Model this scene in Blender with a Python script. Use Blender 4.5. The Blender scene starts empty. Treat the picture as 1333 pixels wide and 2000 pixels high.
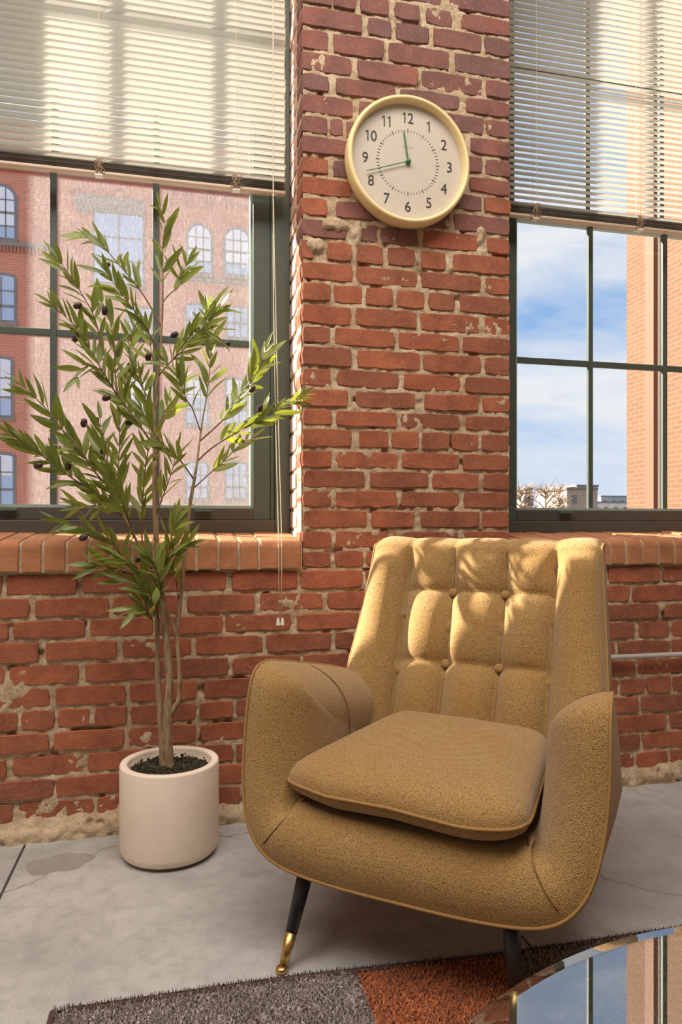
import bpy, bmesh, math, random
import numpy as np
from mathutils import Vector, Matrix, Quaternion

R = math.radians
random.seed(7)
scene = bpy.context.scene
COL = scene.collection

# ------------------------------------------------------------------ camera
YAW = R(13.1)
CS, SN = math.cos(YAW), math.sin(YAW)
FPX, HZ, EYE = 1380.0, 1030.0, 0.90
cam_d = bpy.data.cameras.new('camera')
cam = bpy.data.objects.new('camera', cam_d)
COL.objects.link(cam)
cam.location = (0, 0, EYE)
cam.rotation_euler = (R(90), 0, -YAW)
cam_d.sensor_fit = 'VERTICAL'
cam_d.sensor_height = 36.0
cam_d.lens = FPX / 2000.0 * 36.0
cam_d.shift_y = (HZ - 1000.0) / 2000.0
cam_d.clip_start = 0.02
cam_d.clip_end = 2000
scene.camera = cam

# ------------------------------------------------------------------ colour management
scene.view_settings.view_transform = 'Standard'
scene.view_settings.look = 'None'
scene.view_settings.exposure = 0.0
scene.view_settings.gamma = 1.0
scene.view_settings.use_curve_mapping = False
scene.cycles.use_denoising = True
scene.cycles.max_bounces = 10
scene.cycles.transparent_max_bounces = 24
scene.cycles.sample_clamp_indirect = 6.0

# ------------------------------------------------------------------ sky
SUN_DIR = Vector((-1.8, 1.0, 1.19)).normalized()
SUN_STRENGTH = 24.0
world = bpy.data.worlds.new('world')
scene.world = world
world.use_nodes = True
nt = world.node_tree
for n in list(nt.nodes):
    nt.nodes.remove(n)
w_out = nt.nodes.new('ShaderNodeOutputWorld')
w_bg = nt.nodes.new('ShaderNodeBackground')
w_geo = nt.nodes.new('ShaderNodeTexCoord')
w_sep = nt.nodes.new('ShaderNodeSeparateXYZ')
w_ramp = nt.nodes.new('ShaderNodeValToRGB')
nt.links.new(w_geo.outputs['Generated'], w_sep.inputs[0])
nt.links.new(w_sep.outputs['Z'], w_ramp.inputs[0])
e = w_ramp.color_ramp.elements
e[0].position = 0.0
e[0].color = (0.62, 0.78, 1.0, 1)
e[1].position = 0.75
e[1].color = (0.10, 0.27, 0.66, 1)
m_ = e.new(0.12); m_.color = (0.47, 0.67, 0.98, 1)
m_ = e.new(0.35); m_.color = (0.25, 0.48, 0.87, 1)
w_map = nt.nodes.new('ShaderNodeMapping')
w_map.inputs['Rotation'].default_value = (0.35, 0.5, 0.3)
w_map.inputs['Scale'].default_value = (2.0, 3.6, 8.5)
w_n = nt.nodes.new('ShaderNodeTexNoise')
w_n.inputs['Scale'].default_value = 1.15
w_n.inputs['Detail'].default_value = 8
w_n.inputs['Roughness'].default_value = 0.55
w_n.inputs['Distortion'].default_value = 0.5
w_r2 = nt.nodes.new('ShaderNodeValToRGB')
w_r2.color_ramp.elements[0].position = 0.34
w_r2.color_ramp.elements[1].position = 0.64
w_mix = nt.nodes.new('ShaderNodeMix')
w_mix.data_type = 'RGBA'
nt.links.new(w_geo.outputs['Generated'], w_map.inputs[0])
nt.links.new(w_map.outputs[0], w_n.inputs['Vector'])
nt.links.new(w_n.outputs['Fac'], w_r2.inputs[0])
nt.links.new(w_r2.outputs[0], w_mix.inputs[0])
nt.links.new(w_ramp.outputs[0], w_mix.inputs[6])
w_mix.inputs[7].default_value = (0.92, 0.95, 1.0, 1)
nt.links.new(w_mix.outputs[2], w_bg.inputs[0])
w_bg.inputs[1].default_value = 0.95
nt.links.new(w_bg.outputs[0], w_out.inputs[0])

sun_d = bpy.data.lights.new('sun', 'SUN')
sun_d.energy = SUN_STRENGTH
sun_d.angle = R(0.7)
sun_d.color = (1.0, 0.92, 0.80)
sun = bpy.data.objects.new('sun', sun_d)
COL.objects.link(sun)
sun.rotation_euler = SUN_DIR.to_track_quat('Z', 'Y').to_euler()
sun.location = SUN_DIR * 30

def area(name, loc, rot, sx, sy, power, col):
    d = bpy.data.lights.new(name, 'AREA')
    d.shape = 'RECTANGLE'
    d.size, d.size_y = sx, sy
    d.energy = power
    d.color = col
    o = bpy.data.objects.new(name, d)
    COL.objects.link(o)
    o.location = loc
    o.rotation_euler = rot
    return o
# added overhead fill light; no lamp is known there
area('overhead_fill', (-0.5, 0.55, 3.75), (0, 0, 0), 4.2, 1.5, 175, (1.0, 0.955, 0.89))

# ------------------------------------------------------------------ survey helpers (photo -> metric place)
def at_plane(px, py, Y):
    u = px - 666.5
    dx, dy = FPX * SN + u * CS, FPX * CS - u * SN
    k = Y / dy
    return Vector((dx * k, Y, EYE + (HZ - py) * k))
def at_depth(px, py, Z):
    u = px - 666.5
    k = Z / FPX
    return Vector(((FPX * SN + u * CS) * k, (FPX * CS - u * SN) * k, EYE + (HZ - py) * k))
def at_floor(px, py, z=0.0):
    return at_depth(px, py, FPX * (EYE - z) / (py - HZ))
def wx(px, Y):
    return at_plane(px, 0, Y).x

# ------------------------------------------------------------------ mesh builder
class MB:
    def __init__(s):
        s.v, s.f, s.m = [], [], []
    def add(s, vs, fs, mi=0):
        o = len(s.v)
        s.v.extend([tuple(p) for p in vs])
        s.f.extend([tuple(i + o for i in f) for f in fs])
        s.m.extend([mi] * len(fs))
    def box(s, x0, x1, y0, y1, z0, z1, mi=0, bev=0.0):
        if bev <= 0:
            vs = [(x, y, z) for x in (x0, x1) for y in (y0, y1) for z in (z0, z1)]
            fs = [(0, 1, 3, 2), (4, 6, 7, 5), (0, 4, 5, 1), (2, 3, 7, 6), (0, 2, 6, 4), (1, 5, 7, 3)]
            s.add(vs, fs, mi)
            return
        b = min(bev, (x1 - x0) / 2.01, (y1 - y0) / 2.01, (z1 - z0) / 2.01)
        bm = bmesh.new()
        bmesh.ops.create_cube(bm, size=1)
        for v in bm.verts:
            v.co = Vector(((x0 + x1) / 2 + v.co.x * (x1 - x0), (y0 + y1) / 2 + v.co.y * (y1 - y0), (z0 + z1) / 2 + v.co.z * (z1 - z0)))
        bmesh.ops.bevel(bm, geom=bm.edges[:] , offset=b, segments=2, affect='EDGES', profile=0.5)
        bm.verts.index_update()
        s.add([v.co for v in bm.verts], [[v.index for v in f.verts] for f in bm.faces], mi)
        bm.free()
    def tube(s, pts, rad, seg=8, cap=True, mi=0, closed=False):
        pts = [Vector(p) for p in pts]
        n = len(pts)
        if not hasattr(rad, '__len__'):
            rad = [rad] * n
        vs, fs = [], []
        prev = None
        for i, p in enumerate(pts):
            if closed:
                t = pts[(i + 1) % n] - pts[i - 1]
            else:
                t = pts[min(i + 1, n - 1)] - pts[max(i - 1, 0)]
            t.normalize()
            if prev is None:
                up = Vector((0, 0, 1)) if abs(t.z) < 0.9 else Vector((1, 0, 0))
                a = t.cross(up).normalized()
            else:
                a = (prev - t * prev.dot(t)).normalized()
            prev = a
            b = t.cross(a)
            for k in range(seg):
                w = 2 * math.pi * k / seg
                vs.append(p + (a * math.cos(w) + b * math.sin(w)) * rad[i])
        rings = n if closed else n - 1
        for i in range(rings):
            j = (i + 1) % n
            for k in range(seg):
                k2 = (k + 1) % seg
                fs.append((i * seg + k, i * seg + k2, j * seg + k2, j * seg + k))
        if cap and not closed:
            fs.append(tuple(range(seg)))
            fs.append(tuple((n - 1) * seg + k for k in reversed(range(seg))))
        s.add(vs, fs, mi)
    def lathe(s, prof, seg=48, c=(0, 0, 0), mi=0, axis='z'):
        vs, fs = [], []
        for (r, h) in prof:
            for k in range(seg):
                w = 2 * math.pi * k / seg
                if axis == 'z':
                    vs.append((c[0] + r * math.cos(w), c[1] + r * math.sin(w), c[2] + h))
                else:   # axis -y (towards the room)
                    vs.append((c[0] + r * math.cos(w), c[1] - h, c[2] + r * math.sin(w)))
        for i in range(len(prof) - 1):
            for k in range(seg):
                k2 = (k + 1) % seg
                fs.append((i * seg + k, i * seg + k2, (i + 1) * seg + k2, (i + 1) * seg + k))
        s.add(vs, fs, mi)
    def grid(s, P, mi=0, flip=False):      # P: rows x cols of points
        nr, nc = len(P), len(P[0])
        vs = [p for row in P for p in row]
        fs = []
        for i in range(nr - 1):
            for j in range(nc - 1):
                q = (i * nc + j, i * nc + j + 1, (i + 1) * nc + j + 1, (i + 1) * nc + j)
                fs.append(q[::-1] if flip else q)
        s.add(vs, fs, mi)
    def mesh(s, name, mats, smooth=False):
        me = bpy.data.meshes.new(name)
        me.from_pydata(s.v, [], s.f)
        for m in (mats if isinstance(mats, (list, tuple)) else [mats]):
            me.materials.append(m)
        if any(s.m):
            me.polygons.foreach_set('material_index', s.m)
        if smooth:
            me.polygons.foreach_set('use_smooth', [True] * len(me.polygons))
        me.update()
        return me
    def build(s, name, mats, parent=None, smooth=False, loc=None, fixn=True):
        me = s.mesh(name, mats, smooth)
        if fixn:
            bm = bmesh.new(); bm.from_mesh(me)
            bmesh.ops.recalc_face_normals(bm, faces=bm.faces)
            bm.to_mesh(me); bm.free()
        return link(name, me, parent, loc)

def link(name, me, parent=None, loc=None):
    o = bpy.data.objects.new(name, me)
    COL.objects.link(o)
    if parent is not None:
        o.parent = parent
    if loc is not None:
        o.location = loc
    return o
def empty(name, loc=(0, 0, 0), rz=0.0):
    o = bpy.data.objects.new(name, None)
    o.empty_display_size = 0.1
    COL.objects.link(o)
    o.location = loc
    o.rotation_euler = (0, 0, rz)
    return o
def tag(o, label=None, cat=None, group=None, kind=None):
    if label: o['label'] = label
    if cat: o['category'] = cat
    if group: o['group'] = group
    if kind: o['kind'] = kind
    return o

def vnoise(x, y, seed=0):
    xi, yi = np.floor(x), np.floor(y)
    xf, yf = x - xi, y - yi
    def h(a, b):
        v = np.sin(a * 127.1 + b * 311.7 + seed * 74.7) * 43758.5453
        return v - np.floor(v)
    u, v = xf * xf * (3 - 2 * xf), yf * yf * (3 - 2 * yf)
    return (h(xi, yi) * (1 - u) + h(xi + 1, yi) * u) * (1 - v) + (h(xi, yi + 1) * (1 - u) + h(xi + 1, yi + 1) * u) * v
def fbm(x, y, seed=0, oct=4):
    s, a, t = 0, 0.5, 0
    for i in range(oct):
        s = s + a * vnoise(x * 2 ** i, y * 2 ** i, seed + i * 13)
        t += a
        a *= 0.55
    return s / t

# ------------------------------------------------------------------ materials
def lin(c):
    return tuple(((v / 255) / 12.92 if v / 255 <= 0.04045 else ((v / 255 + 0.055) / 1.055) ** 2.4) for v in c)
class NM:
    def __init__(s, name):
        s.m = bpy.data.materials.new(name)
        s.m.use_nodes = True
        s.t = s.m.node_tree
        s.b = s.t.nodes['Principled BSDF']
        s.out = s.t.nodes['Material Output']
    def n(s, typ, **kw):
        nd = s.t.nodes.new(typ)
        for k, v in kw.items():
            if k.startswith('i_'):
                key = k[2:].replace('_', ' ')
                nd.inputs[key].default_value = v
            else:
                setattr(nd, k, v)
        return nd
    def l(s, a, b):
        s.t.links.new(a, b)
    def coord(s, kind='Object', scale=(1, 1, 1)):
        tc = s.n('ShaderNodeTexCoord')
        mp = s.n('ShaderNodeMapping')
        mp.inputs['Scale'].default_value = scale
        s.l(tc.outputs[kind], mp.inputs[0])
        return mp.outputs[0]
    def noise(s, vec, scale, detail=4, rough=0.55, dist=0.0):
        nd = s.n('ShaderNodeTexNoise')
        nd.inputs['Scale'].default_value = scale
        nd.inputs['Detail'].default_value = detail
        nd.inputs['Roughness'].default_value = rough
        nd.inputs['Distortion'].default_value = dist
        if vec is not None:
            s.l(vec, nd.inputs['Vector'])
        return nd.outputs['Fac']
    def ramp(s, fac, stops):
        r = s.n('ShaderNodeValToRGB')
        el = r.color_ramp.elements
        el[0].position, el[0].color = stops[0][0], (*stops[0][1], 1)
        el[1].position, el[1].color = stops[-1][0], (*stops[-1][1], 1)
        for p, c in stops[1:-1]:
            x = el.new(p); x.color = (*c, 1)
        s.l(fac, r.inputs[0])
        return r.outputs[0]
    def mix(s, fac, a, b, mode='MIX'):
        x = s.n('ShaderNodeMix', data_type='RGBA', blend_type=mode)
        for val, inp in ((fac, x.inputs[0]), (a, x.inputs[6]), (b, x.inputs[7])):
            if hasattr(val, 'is_linked') or hasattr(val, 'links'):
                s.l(val, inp)
            elif isinstance(val, (int, float)):
                inp.default_value = val
            else:
                inp.default_value = (*val, 1)
        return x.outputs[2]
    def math(s, op, a, b=0.0, clamp=False):
        x = s.n('ShaderNodeMath', operation=op, use_clamp=clamp)
        for val, inp in ((a, x.inputs[0]), (b, x.inputs[1])):
            if hasattr(val, 'links'):
                s.l(val, inp)
            else:
                inp.default_value = val
        return x.outputs[0]
    def bump(s, h, strength=0.5, dist=0.002):
        b = s.n('ShaderNodeBump')
        b.inputs['Strength'].default_value = strength
        b.inputs['Distance'].default_value = dist
        s.l(h, b.inputs['Height'])
        s.l(b.outputs[0], s.b.inputs['Normal'])
        return b.outputs[0]
    def base(s, c):
        if hasattr(c, 'links'):
            s.l(c, s.b.inputs['Base Color'])
        else:
            s.b.inputs['Base Color'].default_value = (*c, 1)
    def rough(s, v):
        if hasattr(v, 'links'):
            s.l(v, s.b.inputs['Roughness'])
        else:
            s.b.inputs['Roughness'].default_value = v
def plain(name, rgb, rough=0.6, metal=0.0, spec=0.5, var=0.12, scale=30, bump=0.0):
    k = NM(name)
    c = lin(rgb)
    nz = k.noise(k.coord(), scale)
    k.base(k.ramp(nz, [(0.25, tuple(v * (1 - var) for v in c)), (0.75, tuple(min(1, v * (1 + var)) for v in c))]))
    k.rough(rough)
    k.b.inputs['Metallic'].default_value = metal
    k.b.inputs['Specular IOR Level'].default_value = spec
    if bump:
        k.bump(nz, bump, 0.001)
    return k.m

M = {}
def brick_mat(name, cols, mortar_dust=0.35, rough=0.9):
    k = NM(name)
    oi = k.n('ShaderNodeObjectInfo')
    vec = k.coord('Object')
    add = k.n('ShaderNodeVectorMath', operation='ADD')
    sc = k.n('ShaderNodeVectorMath', operation='SCALE')
    k.l(oi.outputs['Location'], sc.inputs[0]); sc.inputs[3].default_value = 3.7
    k.l(vec, add.inputs[0]); k.l(sc.outputs[0], add.inputs[1])
    v = add.outputs[0]
    st = [(i / (len(cols) - 1), lin(c)) for i, c in enumerate(cols)]
    base = k.ramp(oi.outputs['Random'], st)
    n1 = k.noise(v, 14, 5, 0.6)
    n2 = k.noise(v, 90, 5, 0.65)
    n3 = k.noise(v, 6, 3)
    c = k.mix(k.ramp(n1, [(0.35, (0, 0, 0)), (0.7, (0.75, 0.75, 0.75))]), base, tuple(x * 0.62 for x in lin(cols[0])))
    c = k.mix(k.ramp(n2, [(0.5, (0, 0, 0)), (0.85, (mortar_dust,) * 3)]), c, lin((196, 150, 120)))
    c = k.mix(k.ramp(n3, [(0.55, (0, 0, 0)), (0.8, (0.35,) * 3)]), c, lin((190, 105, 75)))
    k.base(c)
    k.rough(rough)
    k.b.inputs['Specular IOR Level'].default_value = 0.25
    k.bump(k.math('ADD', n2, k.math('MULTIPLY', n1, 0.8)), 0.75, 0.003)
    return k.m
M['brick'] = brick_mat('brick_red', [(148, 90, 68), (160, 96, 70), (170, 100, 72), (178, 104, 74), (164, 92, 66)])
M['brick_soot_shade'] = brick_mat('brick_soot_shade', [(126, 92, 86), (134, 92, 84), (144, 92, 82), (130, 94, 90)], 0.3)  # upper bricks: soot, with some shade painted into the colour
M['brick_sill'] = brick_mat('brick_sill', [(182, 122, 86), (192, 130, 90), (188, 126, 88)], 0.2, 0.75)
M['brick_pale'] = brick_mat('brick_pale_reveal', [(214, 178, 160), (222, 190, 172), (206, 164, 144)], 0.6)  # paler, pinker brick for the window reveals
k = NM('mortar')
v = k.coord()
n1, n2, n3 = k.noise(v, 160, 5, 0.7), k.noise(v, 25, 4), k.noise(v, 5, 3)
c = k.ramp(n2, [(0.3, lin((182, 156, 126))), (0.7, lin((222, 198, 166)))])
c = k.mix(k.ramp(n1, [(0.36, (0.6,) * 3), (0.48, (0, 0, 0))]), c, lin((130, 98, 74)))
c = k.mix(k.ramp(n3, [(0.45, (0, 0, 0)), (0.75, (0.4,) * 3)]), c, lin((160, 120, 88)))
k.base(c); k.rough(0.95); k.b.inputs['Specular IOR Level'].default_value = 0.1
k.bump(k.math('ADD', n1, n2), 0.9, 0.004)
M['mortar'] = k.m
k = NM('brick_wall_far')
bt = k.n('ShaderNodeTexBrick')
bt.inputs['Color1'].default_value = (*lin((150, 78, 58)), 1)
bt.inputs['Color2'].default_value = (*lin((128, 66, 52)), 1)
bt.inputs['Mortar'].default_value = (*lin((185, 155, 120)), 1)
bt.inputs['Scale'].default_value = 1.0
bt.inputs['Brick Width'].default_value = 0.215
bt.inputs['Row Height'].default_value = 0.0655
bt.inputs['Mortar Size'].default_value = 0.006
mp = k.n('ShaderNodeMapping'); tc = k.n('ShaderNodeTexCoord')
mp.inputs['Rotation'].default_value = (R(90), 0, 0)
k.l(tc.outputs['Object'], mp.inputs[0]); k.l(mp.outputs[0], bt.inputs['Vector'])
k.base(bt.outputs['Color']); k.rough(0.9)
M['brick_wall'] = k.m
M['plaster'] = plain('white_plaster', (226, 218, 206), 0.9, var=0.03)
# concrete
k = NM('concrete')
v = k.coord()
a, b2, c3 = k.noise(v, 2.2, 6, 0.6, 0.4), k.noise(v, 22, 6, 0.7), k.noise(v, 260, 3, 0.6)
c = k.ramp(a, [(0.3, lin((148, 143, 139))), (0.5, lin((178, 173, 168))), (0.72, lin((196, 191, 186)))])
c = k.mix(k.ramp(b2, [(0.35, (0.5,) * 3), (0.55, (0, 0, 0))]), c, lin((146, 142, 138)))
c = k.mix(k.ramp(c3, [(0.3, (0.35,) * 3), (0.5, (0, 0, 0))]), c, lin((118, 110, 104)))
vo = k.n('ShaderNodeTexVoronoi', feature='DISTANCE_TO_EDGE')
wob = k.n('ShaderNodeVectorMath', operation='ADD')
nz = k.n('ShaderNodeTexNoise'); nz.inputs['Scale'].default_value = 3.5; nz.inputs['Detail'].default_value = 6
k.l(v, nz.inputs['Vector']); k.l(v, wob.inputs[0])
scv = k.n('ShaderNodeVectorMath', operation='SCALE'); scv.inputs[3].default_value = 0.35
k.l(nz.outputs['Color'], scv.inputs[0]); k.l(scv.outputs[0], wob.inputs[1])
k.l(wob.outputs[0], vo.inputs['Vector']); vo.inputs['Scale'].default_value = 0.8
crack = k.ramp(vo.outputs['Distance'], [(0.0, (0.75,) * 3), (0.0035, (0, 0, 0))])
c = k.mix(crack, c, lin((92, 84, 76)))
k.base(c)
k.rough(k.ramp(b2, [(0.3, (0.42,) * 3), (0.7, (0.62,) * 3)]))
k.b.inputs['Specular IOR Level'].default_value = 0.4
k.bump(k.math('SUBTRACT', k.math('ADD', k.math('MULTIPLY', b2, 0.6), k.math('MULTIPLY', c3, 0.3)), crack), 0.25, 0.002)
M['concrete'] = k.m
M['joint_dark'] = plain('joint_filler', (70, 60, 52), 0.95)
# window metals
M['frame'] = plain('dark_green_frame', (74, 83, 74), 0.40, var=0.06, spec=0.5)
M['frame_sill'] = plain('dark_brown_frame', (76, 72, 65), 0.45, var=0.06)
M['glazing_bead'] = plain('glazing_bead', (150, 165, 150), 0.4, var=0.05)
def schlick(k, f0, f1):
    lw = k.n('ShaderNodeLayerWeight'); lw.inputs[0].default_value = 0.5
    p = k.math('POWER', lw.outputs['Facing'], 5.0)
    return k.math('ADD', k.math('MULTIPLY', p, f1), f0)
# glass with rain dirt
def glass_mat(name, dirt):
    k = NM(name)
    k.t.nodes.remove(k.b)
    tr = k.n('ShaderNodeBsdfTransparent')
    gl = k.n('ShaderNodeBsdfGlossy'); gl.inputs['Roughness'].default_value = 0.0
    fr = schlick(k, 0.03, 0.9)
    m1 = k.n('ShaderNodeMixShader')
    k.l(fr, m1.inputs[0]); k.l(tr.outputs[0], m1.inputs[1]); k.l(gl.outputs[0], m1.inputs[2])
    if not dirt:
        k.l(m1.outputs[0], k.out.inputs[0])
        return k.m
    ge = k.n('ShaderNodeNewGeometry')
    sp = k.n('ShaderNodeSeparateXYZ'); k.l(ge.outputs['Position'], sp.inputs[0])
    mp = k.n('ShaderNodeMapping'); mp.inputs['Scale'].default_value = (1, 1, 0.22)
    k.l(ge.outputs['Position'], mp.inputs[0])
    streak = k.noise(mp.outputs[0], 210, 4, 0.7)
    speck = k.noise(ge.outputs['Position'], 380, 3, 0.6)
    big = k.noise(ge.outputs['Position'], 9, 3)
    edge = k.n('ShaderNodeMapRange'); k.l(sp.outputs['X'], edge.inputs[0])
    edge.inputs[1].default_value = -0.475; edge.inputs[2].default_value = -0.445
    edge.inputs[3].default_value = 0.10; edge.inputs[4].default_value = 1.0
    d = k.math('ADD', k.math('MULTIPLY', k.ramp(streak, [(0.45, (0.0,) * 3), (0.75, (0.8,) * 3)]), 0.40),
               k.math('MULTIPLY', k.ramp(speck, [(0.58, (0,) * 3), (0.72, (1,) * 3)]), 0.75))
    d = k.math('MULTIPLY', d, k.ramp(big, [(0.3, (0.45,) * 3), (0.7, (1,) * 3)]))
    d = k.math('MULTIPLY', k.math('ADD', d, 0.16), edge.outputs[0])
    d = k.math('MULTIPLY', d, dirt, True)
    tl = k.n('ShaderNodeBsdfTranslucent'); tl.inputs[0].default_value = (0.85, 0.82, 0.8, 1)
    m2 = k.n('ShaderNodeMixShader')
    k.l(d, m2.inputs[0]); k.l(m1.outputs[0], m2.inputs[1]); k.l(tl.outputs[0], m2.inputs[2])
    k.l(m2.outputs[0], k.out.inputs[0])
    return k.m
M['glass_dirty'] = glass_mat('rain_marked_glass', 0.34)
M['glass'] = glass_mat('window_glass', 0)
# blinds
def slat_mat(name, rgb, trans):
    k = NM(name)
    k.base(lin(rgb)); k.rough(0.45)
    tl = k.n('ShaderNodeBsdfTranslucent'); tl.inputs[0].default_value = (*lin((252, 247, 232)), 1)
    mx = k.n('ShaderNodeMixShader'); mx.inputs[0].default_value = trans
    k.l(k.b.outputs[0], mx.inputs[1]); k.l(tl.outputs[0], mx.inputs[2]); k.l(mx.outputs[0], k.out.inputs[0])
    return k.m
M['slat'] = slat_mat('cream_slat', (206, 204, 196), 0.10)
M['rail'] = plain('blind_rail', (205, 180, 155), 0.45, var=0.05)
M['stack'] = slat_mat('stacked_slat', (150, 136, 120), 0.08)  # cream slats painted darker: backlit shade put into the colour
M['cord'] = plain('blind_cord', (222, 208, 182), 0.8, var=0.08)
M['cord_dark'] = plain('frayed_cord', (170, 140, 108), 0.9)
M['white_plastic'] = plain('white_plastic', (232, 226, 214), 0.35, var=0.02)
M['pipe'] = plain('grey_conduit', (196, 190, 188), 0.35, 0.2, var=0.04)
# clock
M['clock_rim'] = plain('cream_wood_rim', (240, 214, 158), 0.5, var=0.04, scale=12)
M['clock_face'] = plain('clock_face', (200, 186, 169), 0.6, var=0.02)
M['clock_ink'] = plain('clock_ink', (42, 36, 32), 0.6)
M['clock_green'] = plain('green_hand', (40, 108, 62), 0.4)
# planter
k = NM('cream_ceramic')
v = k.coord(); a = k.noise(v, 5, 5); b2 = k.noise(v, 60, 4)
c = k.ramp(a, [(0.3, lin((226, 205, 186))), (0.7, lin((238, 220, 200)))])
k.base(c); k.rough(0.6); k.bump(b2, 0.08, 0.001)
M['pot'] = k.m
k = NM('soil')
a = k.noise(k.coord(), 120, 5, 0.7)
k.base(k.ramp(a, [(0.3, lin((38, 32, 22))), (0.55, lin((66, 56, 38))), (0.75, lin((98, 90, 54)))])); k.rough(1.0)
k.bump(a, 1.0, 0.006)
M['soil'] = k.m
k = NM('bark')
v = k.coord('Object', (1, 1, 0.18)); a = k.noise(v, 110, 5, 0.65); b2 = k.noise(k.coord(), 20, 3)
c = k.ramp(a, [(0.3, lin((98, 76, 54))), (0.55, lin((158, 130, 96))), (0.8, lin((196, 166, 124)))])
c = k.mix(k.ramp(b2, [(0.5, (0, 0, 0)), (0.75, (0.5,) * 3)]), c, lin((110, 92, 72)))
k.base(c); k.rough(0.9); k.bump(a, 0.8, 0.003)
M['bark'] = k.m
M['twig'] = plain('twig', (112, 80, 58), 0.8, var=0.2)
k = NM('olive_leaf')
oi = k.n('ShaderNodeObjectInfo')
gm = k.n('ShaderNodeNewGeometry')
up = k.ramp(oi.outputs['Random'], [(0.0, lin((84, 98, 44))), (0.4, lin((104, 118, 54))), (0.75, lin((132, 146, 70))), (1.0, lin((92, 106, 66)))])
lo = k.ramp(oi.outputs['Random'], [(0.0, lin((124, 124, 78))), (0.5, lin((142, 150, 112))), (1.0, lin((170, 186, 190)))])
nz = k.noise(k.coord('Object', (1, 1, 1)), 60, 3)
c = k.mix(gm.outputs['Backfacing'], up, lo)
c = k.mix(k.ramp(nz, [(0.4, (0, 0, 0)), (0.7, (0.35,) * 3)]), c, lin((120, 112, 62)))
k.base(c); k.rough(0.42)
tl = k.n('ShaderNodeBsdfTranslucent'); tl.inputs[0].default_value = (*lin((190, 200, 60)), 1)
mx = k.n('ShaderNodeMixShader'); mx.inputs[0].default_value = 0.28
k.l(k.b.outputs[0], mx.inputs[1]); k.l(tl.outputs[0], mx.inputs[2]); k.l(mx.outputs[0], k.out.inputs[0])
M['leaf'] = k.m
M['olive'] = plain('olive_fruit', (62, 40, 40), 0.4, var=0.25)
# chair fabric: woven tweed in mustard
k = NM('mustard_weave')
tc = k.n('ShaderNodeTexCoord')
vo = k.n('ShaderNodeTexVoronoi', feature='F1'); vo.inputs['Scale'].default_value = 480; vo.inputs['Randomness'].default_value = 0.75
k.l(tc.outputs['Object'], vo.inputs['Vector'])
weave = k.math('SUBTRACT', 1.0, vo.outputs['Distance'], True)
nz = k.noise(tc.outputs['Object'], 420, 3, 0.7); nb = k.noise(tc.outputs['Object'], 7, 3)
c = k.ramp(weave, [(0.2, lin((98, 70, 36))), (0.5, lin((150, 112, 60))), (0.85, lin((184, 148, 96)))])
c = k.mix(k.ramp(nz, [(0.45, (0, 0, 0)), (0.65, (0.45,) * 3)]), c, lin((206, 176, 122)))
c = k.mix(k.ramp(nb, [(0.35, (0.25,) * 3), (0.65, (0, 0, 0))]), c, lin((150, 104, 44)))
k.base(c); k.rough(0.9)
k.b.inputs['Sheen Weight'].default_value = 0.25
k.b.inputs['Sheen Roughness'].default_value = 0.5
k.b.inputs['Specular IOR Level'].default_value = 0.15
k.bump(k.math('ADD', weave, k.math('MULTIPLY', nz, 0.4)), 0.8, 0.0016)
M['fabric'] = k.m
M['piping'] = plain('mustard_piping', (150, 112, 62), 0.85, var=0.2, scale=400, bump=0.5)
M['seam'] = plain('stitched_seam', (112, 76, 34), 0.9, var=0.2)
M['leg_black'] = plain('black_leg', (34, 30, 28), 0.35, var=0.1)
M['brass'] = plain('brass', (206, 168, 104), 0.36, 1.0, var=0.05)
# rug
def rug_mat(name, cols):
    k = NM(name)
    nz = k.noise(k.coord(), 230, 2, 0.6)
    nb = k.noise(k.coord(), 16, 3)
    c = k.ramp(nz, [(0.28 + 0.44 * i / (len(cols) - 1), lin(c)) for i, c in enumerate(cols)])
    c = k.mix(k.ramp(nb, [(0.4, (0.3,) * 3), (0.65, (0, 0, 0))]), c, lin(cols[0]))
    k.base(c); k.rough(0.95); k.b.inputs['Sheen Weight'].default_value = 0.3
    return k.m
M['rug_grey'] = rug_mat('rug_grey', [(78, 62, 56), (146, 128, 120), (226, 216, 212)])
M['rug_rust'] = rug_mat('rug_rust', [(96, 46, 24), (178, 94, 46), (222, 142, 80)])
M['rug_taupe'] = rug_mat('rug_taupe', [(86, 66, 52), (146, 124, 102), (204, 188, 166)])
M['rug_edge'] = plain('rug_binding', (78, 58, 50), 0.95, var=0.3, scale=300, bump=0.6)
# table glass
k = NM('table_glass')
k.t.nodes.remove(k.b)
tr = k.n('ShaderNodeBsdfTransparent'); tr.inputs[0].default_value = (0.80, 0.86, 0.84, 1)
gl = k.n('ShaderNodeBsdfGlossy'); gl.inputs['Roughness'].default_value = 0.0
fr = schlick(k, 0.36, 0.6)
m1 = k.n('ShaderNodeMixShader')
k.l(fr, m1.inputs[0]); k.l(tr.outputs[0], m1.inputs[1]); k.l(gl.outputs[0], m1.inputs[2]); k.l(m1.outputs[0], k.out.inputs[0])
M['table_glass'] = k.m
M['walnut'] = plain('walnut', (96, 62, 40), 0.5, var=0.2)
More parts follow.
